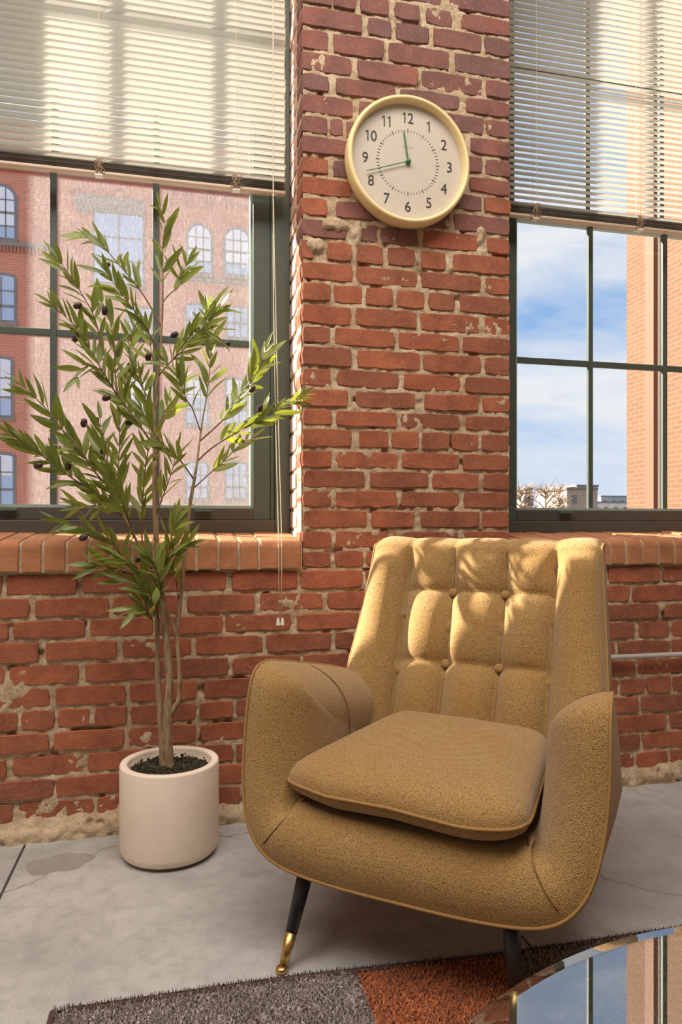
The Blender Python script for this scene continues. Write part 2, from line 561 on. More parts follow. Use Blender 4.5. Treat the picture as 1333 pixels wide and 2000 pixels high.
# outdoors
def far_brick(name, c1, c2, mo, scale, rotz):
    k = NM(name)
    bt = k.n('ShaderNodeTexBrick')
    bt.inputs['Color1'].default_value = (*lin(c1), 1)
    bt.inputs['Color2'].default_value = (*lin(c2), 1)
    bt.inputs['Mortar'].default_value = (*lin(mo), 1)
    bt.inputs['Scale'].default_value = 1.0
    bt.inputs['Brick Width'].default_value = 0.3 * scale
    bt.inputs['Row Height'].default_value = 0.1 * scale
    bt.inputs['Mortar Size'].default_value = 0.010 * scale
    tc = k.n('ShaderNodeTexCoord')
    m1 = k.n('ShaderNodeMapping'); m1.inputs['Rotation'].default_value = (0, 0, rotz)
    m2 = k.n('ShaderNodeMapping'); m2.inputs['Rotation'].default_value = (R(90), 0, 0)
    k.l(tc.outputs['Object'], m1.inputs[0]); k.l(m1.outputs[0], m2.inputs[0]); k.l(m2.outputs[0], bt.inputs['Vector'])
    nz = k.noise(k.coord(), 0.5, 5)
    c = k.mix(k.ramp(nz, [(0.35, (0.4,) * 3), (0.65, (0, 0, 0))]), bt.outputs['Color'], tuple(v * 0.8 for v in lin(c1)))
    k.base(c); k.rough(0.9)
    return k.m
M['far_red'] = far_brick('red_factory_brick', (204, 122, 96), (190, 106, 82), (206, 150, 126), 1.0, 0)
M['far_tan'] = far_brick('tan_factory_brick', (106, 75, 52), (98, 68, 45), (120, 92, 70), 1.0, R(90))
M['far_trim'] = plain('weathered_stone', (126, 114, 108), 0.9, scale=3)
M['far_corbel'] = plain('corbel_brick', (178, 96, 78), 0.9, scale=3)
M['far_frame'] = plain('far_window_frame', (108, 108, 112), 0.5)
k = NM('far_glass')
k.base((0.35, 0.47, 0.68)); k.rough(0.08); k.b.inputs['Specular IOR Level'].default_value = 1.0
M['far_glass'] = k.m
M['far_blind'] = plain('far_window_shade', (226, 228, 238), 0.8, var=0.03)
M['asphalt'] = plain('street', (118, 112, 106), 0.95, scale=0.4)
M['roof_brown'] = plain('far_brown_building', (170, 148, 130), 0.9, scale=1)  # skyline building colours lightened, distance haze painted in
M['far_teal'] = plain('far_grey_building', (142, 158, 170), 0.8, scale=1)
M['far_white'] = plain('far_white_building', (214, 204, 196), 0.8, scale=1)
M['bare_tree'] = plain('bare_tree', (150, 128, 108), 0.95, scale=2)

# ================================================================== THE ROOM
WY = 2.18                 # inner face of the window wall
WOUT = 2.60               # its outer face
FRY = 2.41                # room face of the window frames
GY = 2.455                # glass plane
PX0, PX1 = 0.381, 1.092   # brick pier between the windows
W1 = (-0.85, PX0)         # window openings
W2 = (PX1, 2.39)
SILL_Z, HEAD_Z = 0.872, 3.30
ROOM_H = 3.9

# ---- floor: concrete poured in strips with control joints
floor = MB()
floor.box(-4.5, 5.0, -5.0, 2.62, -0.12, -0.022)
floor_o = tag(floor.build('floor', M['joint_dark']), 'grey polished concrete floor with control joints and hairline cracks', 'floor', kind='structure')
xs = [-4.5, -2.74, -1.58, -0.42, 0.742, 1.90, 3.06, 5.0]
for a, b in zip(xs[:-1], xs[1:]):
    m = MB(); m.box(a + 0.003, b - 0.003, -5.0, 2.3, -0.022, 0.0, bev=0.0025)
    m.build('slab', M['concrete'], floor_o)
# thin worn patch in the floor near the planter
p0 = at_floor(115, 1686)
m = MB()
ring = []
for i in range(26):
    w = 2 * math.pi * i / 26
    r = 1 + 0.16 * math.sin(2 * w + 1) + 0.1 * math.sin(5 * w)
    ring.append((p0.x + 0.075 * r * math.cos(w), p0.y + 0.062 * r * math.sin(w)))
m.add([(x, y, 0.0006) for x, y in ring] + [(x, y, -0.001) for x, y in ring],
      [tuple(range(26))] + [(i, (i + 1) % 26, 26 + (i + 1) % 26, 26 + i) for i in range(26)])
M['patch'] = plain('floor_patch', (146, 138, 129), 0.6, var=0.12, scale=25)
m.build('repair_patch', M['patch'], floor_o)

# ---- rest of the loft (behind and beside the camera)
def struct(name, m, mat, label):
    return tag(m.build(name, mat), label, name.split('_')[0], kind='structure')
m = MB(); m.box(-4.5, 5.0, -5.1, 2.62, ROOM_H, ROOM_H + 0.15)
struct('ceiling', m, M['plaster'], 'white painted loft ceiling')
m = MB(); m.box(-4.6, -4.5, -5.0, 2.62, -0.1, ROOM_H)
struct('wall_left', m, M['plaster'], 'plain plaster side wall on the left')
m = MB(); m.box(5.0, 5.1, -5.0, 2.62, -0.1, ROOM_H)
struct('wall_right', m, M['plaster'], 'plain plaster side wall on the right')
m = MB(); m.box(-4.5, 5.0, -5.1, -5.0, -0.1, ROOM_H)
struct('wall_front', m, M['plaster'], 'plain plaster wall facing the windows')

# ---- brick rows of the window wall: joint heights
JP = [7, 50.6, 96, 138.4, 177, 219.5, 260, 301, 340, 380, 422, 463, 507, 547, 589.5, 632, 672, 715, 755, 795, 833, 875, 915, 954, 993, 1034.5, 1073.5, 1112, 1154, 1195, 1234, 1275]
JZ = [at_plane(592, y, WY).z for y in JP]
while JZ[-1] > 0.1:
    JZ.append(JZ[-1] - 0.0655)
top = []
z = JZ[0]
while z < HEAD_Z:
    z += 0.0655; top.insert(0, z)
NTOP = len(top)
JZ = top + JZ
def P1(*a):   # crop units of the pier survey -> wall X
    return [(wx(560 + p / 2.962, WY), wx(560 + q / 2.962, WY)) for p, q in a]
def P2(*a):
    return [(wx(p, WY), wx(q, WY)) for p, q in a]
PIER = {
 -1: P1((85, 262), (270, 402), (425, 595), (625, 775), (808, 960), (1010, 1300)),
 0: P1((85, 440), (470, 612), (632, 825), (850, 1130), (1150, 1300)),
 1: P1((85, 245), (270, 565), (590, 945), (970, 1300)),
 2: P1((85, 378), (410, 760), (785, 1135), (1155, 1300)),
 3: P1((85, 245), (282, 632), (655, 1000), (1040, 1300)),
 4: P1((85, 388), (420, 765), (790, 1140), (1155, 1300)),
 5: P1((85, 240), (250, 330), (345, 690), (712, 1035), (1060, 1300)),
 6: P1((85, 360), (385, 735), (760, 1135), (1150, 1300)),
 7: P1((85, 245), (270, 615), (640, 1035), (1060, 1300)),
 8: P1((85, 375), (400, 745), (770, 1130), (1145, 1300)),
 9: P1((80, 238), (285, 560), (585, 760), (780, 945), (965, 1295)),
 10: P1((80, 350), (410, 765), (790, 1110), (1160, 1295)),
 11: P1((80, 160), (235, 380), (405, 560), (585, 745), (780, 920), (965, 1295)),
 12: P1((85, 385), (405, 760), (780, 1125), (1145, 1295)),
 13: P1((85, 258), (270, 440), (460, 615), (637, 800), (820, 975), (1005, 1295)),
 14: P1((85, 380), (400, 755), (772, 1118), (1145, 1295)),
 15: P1((92, 255), (280, 630), (650, 1000), (1020, 1295)),
 16: P1((85, 378), (410, 775), (790, 1128), (1148, 1295)),
 17: P1((85, 260), (290, 650), (675, 1008), (1030, 1295)),
 18: P1((88, 355), (402, 750), (800, 1110), (1135, 1295)),
 19: P1((95, 265), (285, 640), (660, 1005), (1040, 1295)),
 20: P1((90, 380), (420, 590), (605, 765), (785, 945), (957, 1115), (1130, 1290)),
 21: P1((90, 262), (290, 645), (668, 1000), (1020, 1290)),
 22: P1((95, 455), (483, 825), (845, 1113), (1138, 1290)),
 23: P1((95, 262), (283, 640), (662, 1000), (1025, 1290)),
 24: P1((98, 468), (490, 738), (778, 1118), (1135, 1290)),
 25: P1((90, 262), (283, 640), (662, 1000), (1025, 1290)),
}
PIER[26] = P2((591, 647), (655, 710), (716, 772))
LOW = {
 27: P2((12, 150), (159, 300), (306, 442), (453, 582), (587, 709), (714, 790), (1189, 1289), (1296, 1400)),
 28: P2((-60, 58), (68, 213), (219, 357), (366, 498), (507, 631), (640, 758), (1120, 1231), (1237, 1345)),
 29: P2((-110, 17), (25, 167), (175, 301), (309, 436), (441, 570), (580, 702), (1187, 1288), (1299, 1400)),
 30: P2((-60, 76), (88, 228), (239, 375), (383, 514), (521, 647), (655, 772), (1140, 1241), (1248, 1309), (1313, 1400)),
 31: P2((-120, 10), (17, 154), (165, 303), (310, 447), (454, 587), (591, 715), (1100, 1201), (1208, 1309), (1314, 1410)),
 32: P2((-40, 97), (107, 246), (252, 386), (399, 520), (528, 655), (1140, 1242), (1248, 1350)),
 33: P2((-30, 35), (41, 107), (113, 176), (184, 248), (255, 384), (390, 456), (461, 590), (1160, 1209), (1213, 1261), (1265, 1311), (1315, 1410)),
 34: P2((-45, 96), (105, 243), (250, 384), (391, 520), (1150, 1249), (1253, 1355)),
 35: P2((-125, 13), (24, 164), (172, 312), (318, 456), (461, 590), (1195, 1302), (1309, 1410)),
 36: P2((-40, 105), (110, 253), (262, 398), (404, 530), (1150, 1251), (1256, 1355)),
 37: P2((-110, 26), (35, 182), (189, 330), (338, 470), (1198, 1240), (1245, 1305), (1310, 1400)),
}
def fill_row(spans, x0, x1, seed):
    rnd = random.Random(seed)
    spans = sorted([s for s in spans if s[1] > x0 + 0.02 and s[0] < x1 - 0.02])
    spans = [(max(a, x0), min(b, x1)) for a, b in spans]
    out, gaps, cur = list(spans), [], x0
    for a, b in spans:
        gaps.append((cur, a - 0.011)); cur = b + 0.011
    gaps.append((cur, x1))
    for a, b in gaps:
        L = b - a
        if L < 0.03:
            continue
        n = max(1, round((L + 0.011) / 0.213))
        w = (L - 0.011 * (n - 1)) / n
        for i in range(n):
            j = rnd.uniform(-0.012, 0.012) if n > 1 else 0
            out.append((a + i * (w + 0.011) + (j if i else 0), a + i * (w + 0.011) + w + (j if i < n - 1 else 0)))
    return out

def brick_mesh(w, h, depth, rnd, sides=0.0):
    """irregular brick, front face at y=0 (room side is -y), centred"""
    nx, nz = max(3, int(w / 0.03)), 2
    hw, hh = w / 2, h / 2
    out = []
    for i in range(nx): out.append((-hw + w * i / nx, -hh))
    for i in range(nz): out.append((hw, -hh + h * i / nz))
    for i in range(nx): out.append((hw - w * i / nx, hh))
    for i in range(nz): out.append((-hw, hh - h * i / nz))
    n = len(out)
    corners = {0, nx, nx + nz, 2 * nx + nz}
    edge, inner = [], []
    for i, (x, zz) in enumerate(out):
        pull = 0.0028 if i in corners else 0.0
        jx, jz = rnd.gauss(0, 0.0012), rnd.gauss(0, 0.0010)
        ex, ez = x - math.copysign(pull, x) + jx, zz - math.copysign(pull, zz) + jz
        edge.append((ex, ez))
        ix = ex - math.copysign(min(0.0022, abs(ex)), ex) if abs(abs(x) - hw) < 1e-6 else ex * (hw - 0.0022) / hw
        iz = ez - math.copysign(min(0.0022, abs(ez)), ez) if abs(abs(zz) - hh) < 1e-6 else ez * (hh - 0.0022) / hh
        inner.append((ix + rnd.gauss(0, 0.0006), iz + rnd.gauss(0, 0.0006)))
    tilt = rnd.gauss(0, 0.006)
    tz = rnd.gauss(0, 0.012)
    vs = [(x, depth, zz) for x, zz in edge]
    vs += [(x, 0.0026 + rnd.uniform(-0.001, 0.0015), zz) for x, zz in edge]
    vs += [(x, x * tilt + zz * tz + rnd.uniform(-0.0005, 0.0005), zz) for x, zz in inner]
    fs = []
    for r in range(2):
        for i in range(n):
            j = (i + 1) % n
            fs.append((r * n + i, r * n + j, (r + 1) * n + j, (r + 1) * n + i))
    fs.append(tuple(2 * n + i for i in range(n)))
    mb = MB(); mb.add(vs, fs)
    return mb

def lay_rows(parent, rows, x0, x1, table, corner_left=False, corner_right=False):
    for r in rows:
        gi = r + NTOP
        if gi < 0 or gi + 1 >= len(JZ):
            continue
        zt, zb = JZ[gi], JZ[gi + 1]
        for (a, b) in fill_row(table.get(r, []), x0, x1, r * 17 + 5):
            rnd = random.Random(int(a * 1e4) * 31 + r)
            w, h = b - a, (zt - zb) - 0.0105 + rnd.uniform(-0.0015, 0.0015)
            if w < 0.02: continue
            at_edge = (corner_left and a < x0 + 0.012) or (corner_right and b > x1 - 0.012)
            mb = brick_mesh(w, h, 0.10 if at_edge else 0.035, rnd)
            mid = (zt + zb) / 2
            soot_shade = mid > 1.92 + rnd.uniform(-0.22, 0.22)  # darker brick high up, soot plus painted-in shade
            o = mb.build('brick', M['brick_soot_shade'] if soot_shade else M['brick'], parent,
                         loc=((a + b) / 2, WY - 0.001 + rnd.uniform(-0.0028, 0.0025), mid + rnd.uniform(-0.001, 0.001)))
            o.rotation_euler = (0, rnd.gauss(0, 0.006), 0)

def mortar_sheet(x0, x1, z0, z1, step, seed, patches=()):
    nx, nz = int((x1 - x0) / step) + 1, int((z1 - z0) / step) + 1
    X, Z = np.meshgrid(np.linspace(x0, x1, nx), np.linspace(z0, z1, nz))
    h = -0.0042 + 0.010 * (fbm(X * 60, Z * 60, seed, 3) - 0.45) + 0.008 * (fbm(X * 9, Z * 9, seed + 5, 3) - 0.5)
    h += -0.014 * np.clip((fbm(X * 26, Z * 26, seed + 9, 2) - 0.72) * 8, 0, 1)        # holes where mortar fell out
    for (cx, cz, rx, rz, amp) in patches:
        d = ((X - cx) / rx) ** 2 + ((Z - cz) / rz) ** 2
        m = np.clip(1.35 - d - 1.1 * fbm(X * 45, Z * 45, seed + 3, 3), 0, 1)
        h += amp * np.clip(m * 3, 0, 1)
    base = np.clip((0.062 - Z + 0.03 * (fbm(X * 14, Z * 14, seed + 21, 3) - 0.5)) / 0.03, 0, 1)   # lumpy mortar skirt at the floor
    h += base * (0.022 + 0.03 * (fbm(X * 22, Z * 22, seed + 31, 4) - 0.4))
    V = np.stack([X, WY - h, Z], -1).reshape(-1, 3)
    idx = np.arange(nx * nz).reshape(nz, nx)
    q = np.stack([idx[:-1, :-1], idx[:-1, 1:], idx[1:, 1:], idx[1:, :-1]], -1).reshape(-1, 4)
    return V, q

def wall_object(name, sheets, boxes, label):
    me = bpy.data.meshes.new(name)
    V = np.concatenate([s[0] for s in sheets]); off, Q = 0, []
    for s in sheets:
        Q.append(s[1] + off); off += len(s[0])
    Q = np.concatenate(Q)
    nb = MB()
    for b in boxes: nb.box(*b)
    vb = np.array(nb.v).reshape(-1, 3); qb = np.array(nb.f).reshape(-1, 4) + len(V)
    V = np.concatenate([V, vb]); Q = np.concatenate([Q, qb])
    me.vertices.add(len(V)); me.vertices.foreach_set('co', V.ravel())
    me.loops.add(Q.size); me.loops.foreach_set('vertex_index', Q.ravel().astype(np.int32))
    me.polygons.add(len(Q)); me.polygons.foreach_set('loop_start', np.arange(0, Q.size, 4, dtype=np.int32))
    sm = np.zeros(len(Q), bool); sm[:len(Q) - len(qb)] = True
    me.polygons.foreach_set('use_smooth', sm)
    me.materials.append(M['mortar'])
    me.update(calc_edges=True); me.validate()
    return tag(link(name, me), label, 'wall', kind='structure')

def pz(px, py): 
    p = at_plane(px, py, WY); return p.x, p.z
sm = [(*pz(655, 438), 0.05, 0.022, 0.012), (*pz(615, 478), 0.035, 0.03, 0.013), (*pz(700, 455), 0.012, 0.05, 0.010), (*pz(878, 520), 0.015, 0.03, 0.010), (*pz(940, 458), 0.02, 0.03, 0.010)]
pier = wall_object('wall_pier', [mortar_sheet(PX0 + 0.004, PX1 - 0.004, SILL_Z - 0.1, HEAD_Z, 0.0062, 3, sm)],
                   [(PX0 + 0.004, PX1 - 0.004, WY + 0.03, WOUT, SILL_Z - 0.1, HEAD_Z)],
                   'exposed red brick pier standing between the two windows')
lay_rows(pier, range(-NTOP, 27), PX0, PX1, PIER, True, True)
# bricks of the window reveals (side faces of the pier)
for side, X in ((-1, PX0), (1, PX1)):
    for r in range(-NTOP, 26):
        zt, zb = JZ[r + NTOP], JZ[r + NTOP + 1]
        if zt > HEAD_Z: continue
        rnd = random.Random(r * 7 + side)
        ya, yb = WY + 0.112, FRY + 0.03
        mb = brick_mesh(yb - ya, zt - zb - 0.012, 0.03, rnd)
        o = mb.build('brick', M['brick_pale'], pier, loc=(X + 0.001 * rnd.gauss(0, 1), (ya + yb) / 2, (zt + zb) / 2))
        o.rotation_euler = (0, 0, R(-90) if side < 0 else R(90))

base_w = wall_object('wall_back', [mortar_sheet(-1.45, 2.75, -0.005, SILL_Z - 0.1, 0.0062, 11)],
                     [(-1.45, 2.75, WY + 0.03, WOUT, -0.1, SILL_Z - 0.1)],
                     'exposed red brick wall below the windows with rough mortar joints')
lay_rows(base_w, range(27, 38), -1.25, 2.6, LOW)
# piers beyond the frame and the lintel
m = MB()
m.box(-4.5, W1[0], WY, WOUT, SILL_Z - 0.1, ROOM_H); m.box(-4.5, -1.45, WY, WOUT, -0.1, SILL_Z - 0.1)
struct('wall_outer_left', m, M['brick_wall'], 'brick wall on the far side of the left window')
m = MB()
m.box(W2[1], 5.0, WY, WOUT, SILL_Z - 0.1, ROOM_H); m.box(2.75, 5.0, WY, WOUT, -0.1, SILL_Z - 0.1)
struct('wall_outer_right', m, M['brick_wall'], 'brick wall on the far side of the right window')
m = MB(); m.box(W1[0], W2[1], WY, WOUT, HEAD_Z, ROOM_H)
struct('wall_lintel', m, M['brick_wall'], 'brick wall above the windows')

# ---- bullnose brick sills
def sill(name, x0, x1, cuts, label):
    z0 = SILL_Z - 0.098
    yf = WY - 0.016
    prof = [(yf, z0), (yf, SILL_Z - 0.036)]
    for i in range(1, 8):
        w = R(83) * i / 7
        prof.append((yf + 0.026 * (1 - math.cos(w)), SILL_Z - 0.036 + 0.026 * math.sin(w)))
    prof += [(FRY + 0.01, SILL_Z + 0.010), (WOUT - 0.05, SILL_Z + 0.010), (WOUT - 0.05, z0)]
    n = len(prof)
    core = [(y + (0.0045 if y < FRY else 0), z - 0.0035) for y, z in prof]
    m = MB(); m.add([(x0 + 0.001, y, z) for y, z in core] + [(x1 - 0.001, y, z) for y, z in core],
                    [tuple(range(n))[::-1], tuple(range(n, 2 * n))] + [(i, (i + 1) % n, n + (i + 1) % n, n + i) for i in range(n)])
    o = tag(m.build(name, M['mortar']), label, 'window sill', kind='structure')
    for a, b in zip(cuts[:-1], cuts[1:]):
        rnd = random.Random(int(a * 1000))
        ins = 0.004
        dz, dy = rnd.gauss(0, 0.0012), rnd.gauss(0, 0.0014)
        vs, n = [], len(prof)
        c = (a + b) / 2
        for q, (x, e) in enumerate(((a + ins - c, 0.0025), (a + ins + 0.003 - c, 0), (b - ins - 0.003 - c, 0), (b - ins - c, 0.0025))):
            vs += [(x + rnd.gauss(0, 0.0006), y + e, z - e * 0.6) for y, z in prof]
        fs = [tuple(range(n))[::-1], tuple(range(3 * n, 4 * n))]
        for q in range(3):
            for i in range(n):
                j = (i + 1) % n
                fs.append((q * n + i, q * n + j, (q + 1) * n + j, (q + 1) * n + i))
        mb = MB(); mb.add(vs, fs)
        mb.build('brick', M['brick_sill'], o, loc=(c, dy, dz))
    return o
cl = [wx(p, WY - 0.016) for p in (-5, 39, 83.5, 130, 173, 217, 259, 301, 343, 384, 427, 467, 507)] + [PX0 - 0.001]
x = cl[0]
while x > W1[0] + 0.05:
    x -= 0.066; cl.insert(0, max(x, W1[0]))
cr = [wx(p, WY - 0.016) for p in (1028, 1059, 1092, 1126, 1160, 1193, 1225, 1257, 1288, 1319, 1350)]
cr.insert(0, PX1 + 0.001)
while cr[-1] < W2[1] - 0.07:
    cr.append(cr[-1] + 0.0665)
cr.append(W2[1])
sill('trim_1', W1[0], PX0, cl, 'bullnose brick sill under the left window')
sill('trim_2', PX1, W2[1], cr, 'bullnose brick sill under the right window')

# ---- windows
def window(name, x0, x1, gmat, muntins, label):
    o = tag(empty(name, ((x0 + x1) / 2, FRY, SILL_Z)), label, 'window', kind='structure')
    ox, oy, oz = o.location
    def part(nm, boxes, mat, par=o, bev=0.0025):
        m = MB()
        for b in boxes:
            m.box(b[0] - ox, b[1] - ox, b[2] - oy, b[3] - oy, b[4] - oz, b[5] - oz, bev=bev)
        return m.build(nm, mat, par)
    fw = 0.052
    for (a, b) in ((x0, x0 + fw), (x1 - fw, x1)):
        part('jamb', [(a, b, FRY, WOUT - 0.02, SILL_Z, HEAD_Z)], M['frame'])
        inner = (a + fw, a + fw + 0.014) if a == x0 else (b - fw - 0.014, b - fw)
        part('jamb_stop', [(inner[0], inner[1], FRY + 0.012, FRY + 0.1, SILL_Z + 0.05, HEAD_Z)], M['frame'])
    part('frame_sill', [(x0 + fw, x1 - fw, FRY + 0.004, WOUT - 0.02, SILL_Z, SILL_Z + 0.052)], M['frame_sill'])
    part('frame_head', [(x0 + fw, x1 - fw, FRY, WOUT - 0.02, HEAD_Z - 0.05, HEAD_Z)], M['frame'])
    for (zb, zt, yo, lower) in ((SILL_Z + 0.052, 2.094, 0.0, True), (2.094, HEAD_Z - 0.05, 0.02, False)):
        sx0, sx1 = x0 + fw + 0.014, x1 - fw - 0.014
        g0, g1 = (muntins[0] - 0.323, muntins[1] + 0.323)
        ya, yb = GY - 0.028 + yo, GY + 0.022 + yo
        gz0, gz1 = (0.966, 2.072) if lower else (2.112, HEAD_Z - 0.11)
        part('stile', [(sx0, g0, ya, yb, zb, zt)], M['frame'])
        part('stile', [(g1, sx1, ya, yb, zb, zt)], M['frame'])
        part('bottom_rail', [(g0, g1, ya, yb, zb, gz0)], M['frame_sill'] if lower else M['frame'])
        part('top_rail', [(g0, g1, ya, yb, gz1, zt)], M['frame'])
        bead = 0.008
        part('glazing_bead', [(g0, g0 + bead, ya + 0.012, yb, gz0, gz1), (g1 - bead, g1, ya + 0.012, yb, gz0, gz1),
                              (g0 + bead, g1 - bead, ya + 0.012, yb, gz0, gz0 + bead), (g0 + bead, g1 - bead, ya + 0.012, yb, gz1 - bead, gz1)], M['glazing_bead'], bev=0)
        zm = 1.533 if lower else (gz0 + gz1) / 2
        for mx in muntins:
            part('muntin', [(mx - 0.0105, mx + 0.0105, GY + yo - 0.010, GY + yo + 0.005, gz0, gz1)], M['frame'])
        ex = [g0, muntins[0], muntins[1], g1]
        for i in range(3):
            part('muntin', [(ex[i] + 0.0105, ex[i + 1] - 0.0105, GY + yo - 0.009, GY + yo + 0.005, zm - 0.0115, zm + 0.0115)], M['frame'])
            for (za, zc) in ((gz0, zm - 0.0115), (zm + 0.0115, gz1)):
                part('pane', [(ex[i] + 0.010, ex[i + 1] - 0.010, GY + yo - 0.002, GY + yo + 0.002, za, zc)], gmat, bev=0)
        if lower:
            for lx in ((muntins[0] - 0.13, muntins[1] + 0.155) if x0 < 0 else (muntins[0] - 0.125, muntins[1] + 0.1)):
                l = part('sash_lift', [(lx - 0.028, lx + 0.028, ya - 0.004, ya, 0.94, 0.962), (lx - 0.026, lx + 0.026, ya - 0.022, ya - 0.004, 0.952, 0.957)], M['frame'], bev=0.001)
    return o
mu1 = (wx(105, GY), wx(305, GY))
mu2 = (wx(1152, GY), wx(1297, GY))
window('window_1', W1[0], W1[1], M['glass_dirty'], mu1, 'left multi-pane window with rain-marked glass and dark green frame')
window('window_2', W2[0], W2[1], M['glass'], mu2, 'right multi-pane window showing blue sky, dark frame')

# ---- venetian blinds
def slat_mesh(name, L, mat, wid=0.025):
    m = MB()
    P = []
    for i in range(5):
        s = -1 + 2 * i / 4
        y, z = s * wid / 2, 0.0026 * (1 - s * s)
        P.append([(-L / 2, y, z), (L / 2, y, z)])
    m.grid(P)
    return m.mesh(name, mat, True)
def blind(x0, x1, tilt_fn, cords, label, zbot, pull=None):
    BY = 2.352
    o = tag(empty('venetian_blind', ((x0 + x1) / 2, BY, zbot)), label, 'blind', 'horizontal slat blinds in the windows')
    L = x1 - x0
    me = slat_mesh('slat', L, M['slat'])
    z, i = 0.052, 0
    while z < HEAD_Z - 0.07 - zbot:
        s = link('slat', me, o, (random.gauss(0, 0.0012), 0, z))
        s.rotation_euler = (tilt_fn(i) + random.gauss(0, 0.012), random.gauss(0, 0.0006), 0)
        z += 0.0218 + random.gauss(0, 0.0002); i += 1
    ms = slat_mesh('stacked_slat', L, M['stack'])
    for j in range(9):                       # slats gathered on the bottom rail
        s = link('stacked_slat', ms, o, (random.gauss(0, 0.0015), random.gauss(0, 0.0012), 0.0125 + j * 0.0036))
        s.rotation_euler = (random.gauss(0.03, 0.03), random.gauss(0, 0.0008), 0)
    m = MB(); m.box(-L / 2, L / 2, -0.0125, 0.0125, 0, 0.012, bev=0.004)
    m.build('bottom_rail', M['rail'], o)
    m = MB(); m.box(-L / 2 - 0.005, L / 2 + 0.005, -0.016, 0.02, HEAD_Z - 0.06 - zbot, HEAD_Z - 0.03 - zbot, bev=0.003)
    m.build('head_rail', M['rail'], o)
    for cx in cords:
        for dy in (-0.014, 0.014):
            m = MB(); m.tube([(cx, dy, 0.0), (cx, dy, HEAD_Z - 0.06 - zbot)], 0.0008, 5)
            m.build('ladder_cord', M['cord'], o)
        rnd = random.Random(int(cx * 100))
        m = MB()
        for q in range(7):                   # slack ladder cords bunched over the stacked slats
            x = cx + rnd.uniform(-0.016, 0.012)
            pts = [(x + rnd.uniform(-0.012, 0.012), -0.014 - 0.006 * math.sin(math.pi * t / 6) , 0.05 - 0.045 * t / 6 + rnd.uniform(-0.004, 0.004)) for t in range(7)]
            m.tube(pts, 0.0011, 5)
        m.build('slack_cord', M['cord_dark'], o)
        m = MB(); m.box(cx - 0.012, cx + 0.012, -0.014, 0.010, -0.004, 0.001, bev=0.001)
        m.build('cord_plug', M['white_plastic'], o)
    if pull:
        px_, zend = pull
        for k, dx in enumerate((-0.0045, 0.0045)):
            pts = [(px_ + dx * 0.2, -0.03, HEAD_Z - 0.05 - zbot), (px_ + dx * 0.2, -0.032, 0.3), (px_ + dx * 0.2, -0.035, -0.01), (px_ + dx * 0.5, -0.05, -0.25),
                   (px_ + dx, -0.11, -0.7), (px_ + dx * 1.1, WY - 0.022 - BY, SILL_Z - zbot - 0.005), (px_ + dx, WY - 0.023 - BY, SILL_Z - zbot - 0.06), (px_ + dx * 0.9, WY - 0.024 - BY, zend + 0.018 - zbot)]
            m = MB(); m.tube(pts, 0.0013, 6)
            m.build('pull_cord', M['cord'], o, smooth=True)
            m = MB(); m.lathe([(0.0005, 0.022), (0.0035, 0.022), (0.0065, 0.0), (0.0005, 0.0)], 14, (px_ + dx * 1.5, WY - 0.024 - BY, zend - zbot))
            m.build('tassel', M['white_plastic'], o, smooth=False)
        m = MB(); m.lathe([(0.0, -0.005), (0.0038, -0.003), (0.0042, 0.0), (0.0038, 0.003), (0.0, 0.005)], 10, (px_, -0.036, -0.02))
        m.build('cord_knot', M['cord'], o, smooth=True)
    return o
cb = -0.2345
blind(W1[0] + 0.02, 0.355, lambda i: R(-14.5) - R(3) * min(1, i / 12), [wx(193, 2.34) - (W1[0] + 0.375) / 2, wx(462, 2.34) - (W1[0] + 0.375) / 2],
      'cream slat blind closed over the upper left window, glowing with sunlight', 2.012, (0.310 - (W1[0] + 0.375) / 2, 0.60))
xm = (PX1 + 0.02 + W2[1] - 0.02) / 2
blind(PX1 + 0.02, W2[1] - 0.02, lambda i: R(1.0), [wx(1048, 2.34) - xm, wx(1252, 2.34) - xm],
      'cream slat blind half open over the upper right window, sky showing between slats', 2.025)

# ---- conduit on the wall
m = MB()
z = 0.453
m.tube([(0.80, WY - 0.024, z), (2.7, WY - 0.024, z)], 0.0085, 12)
pipe = m.mesh('pipe', M['pipe'], True)
po = tag(empty('wall_conduit', (0.8, WY, z)), 'thin pale grey metal conduit running along the brick wall behind the armchair', 'pipe')
pp = link('pipe', pipe, po, (-0.8, -WY, -z))
for x in (0.95, 1.95, 2.5):
    m = MB(); m.box(x - 0.8 - 0.012, x - 0.8 + 0.012, -0.03, 0.004, -0.012, 0.012, bev=0.003)
    m.build('clip', M['pipe'], po)

# ================================================================== OUTSIDE
m = MB(); m.box(-60, 160, 2.62, 420, -6.6, -6.5)
tag(m.build('ground', M['asphalt']), 'street level ground far below the windows', 'ground', kind='structure')

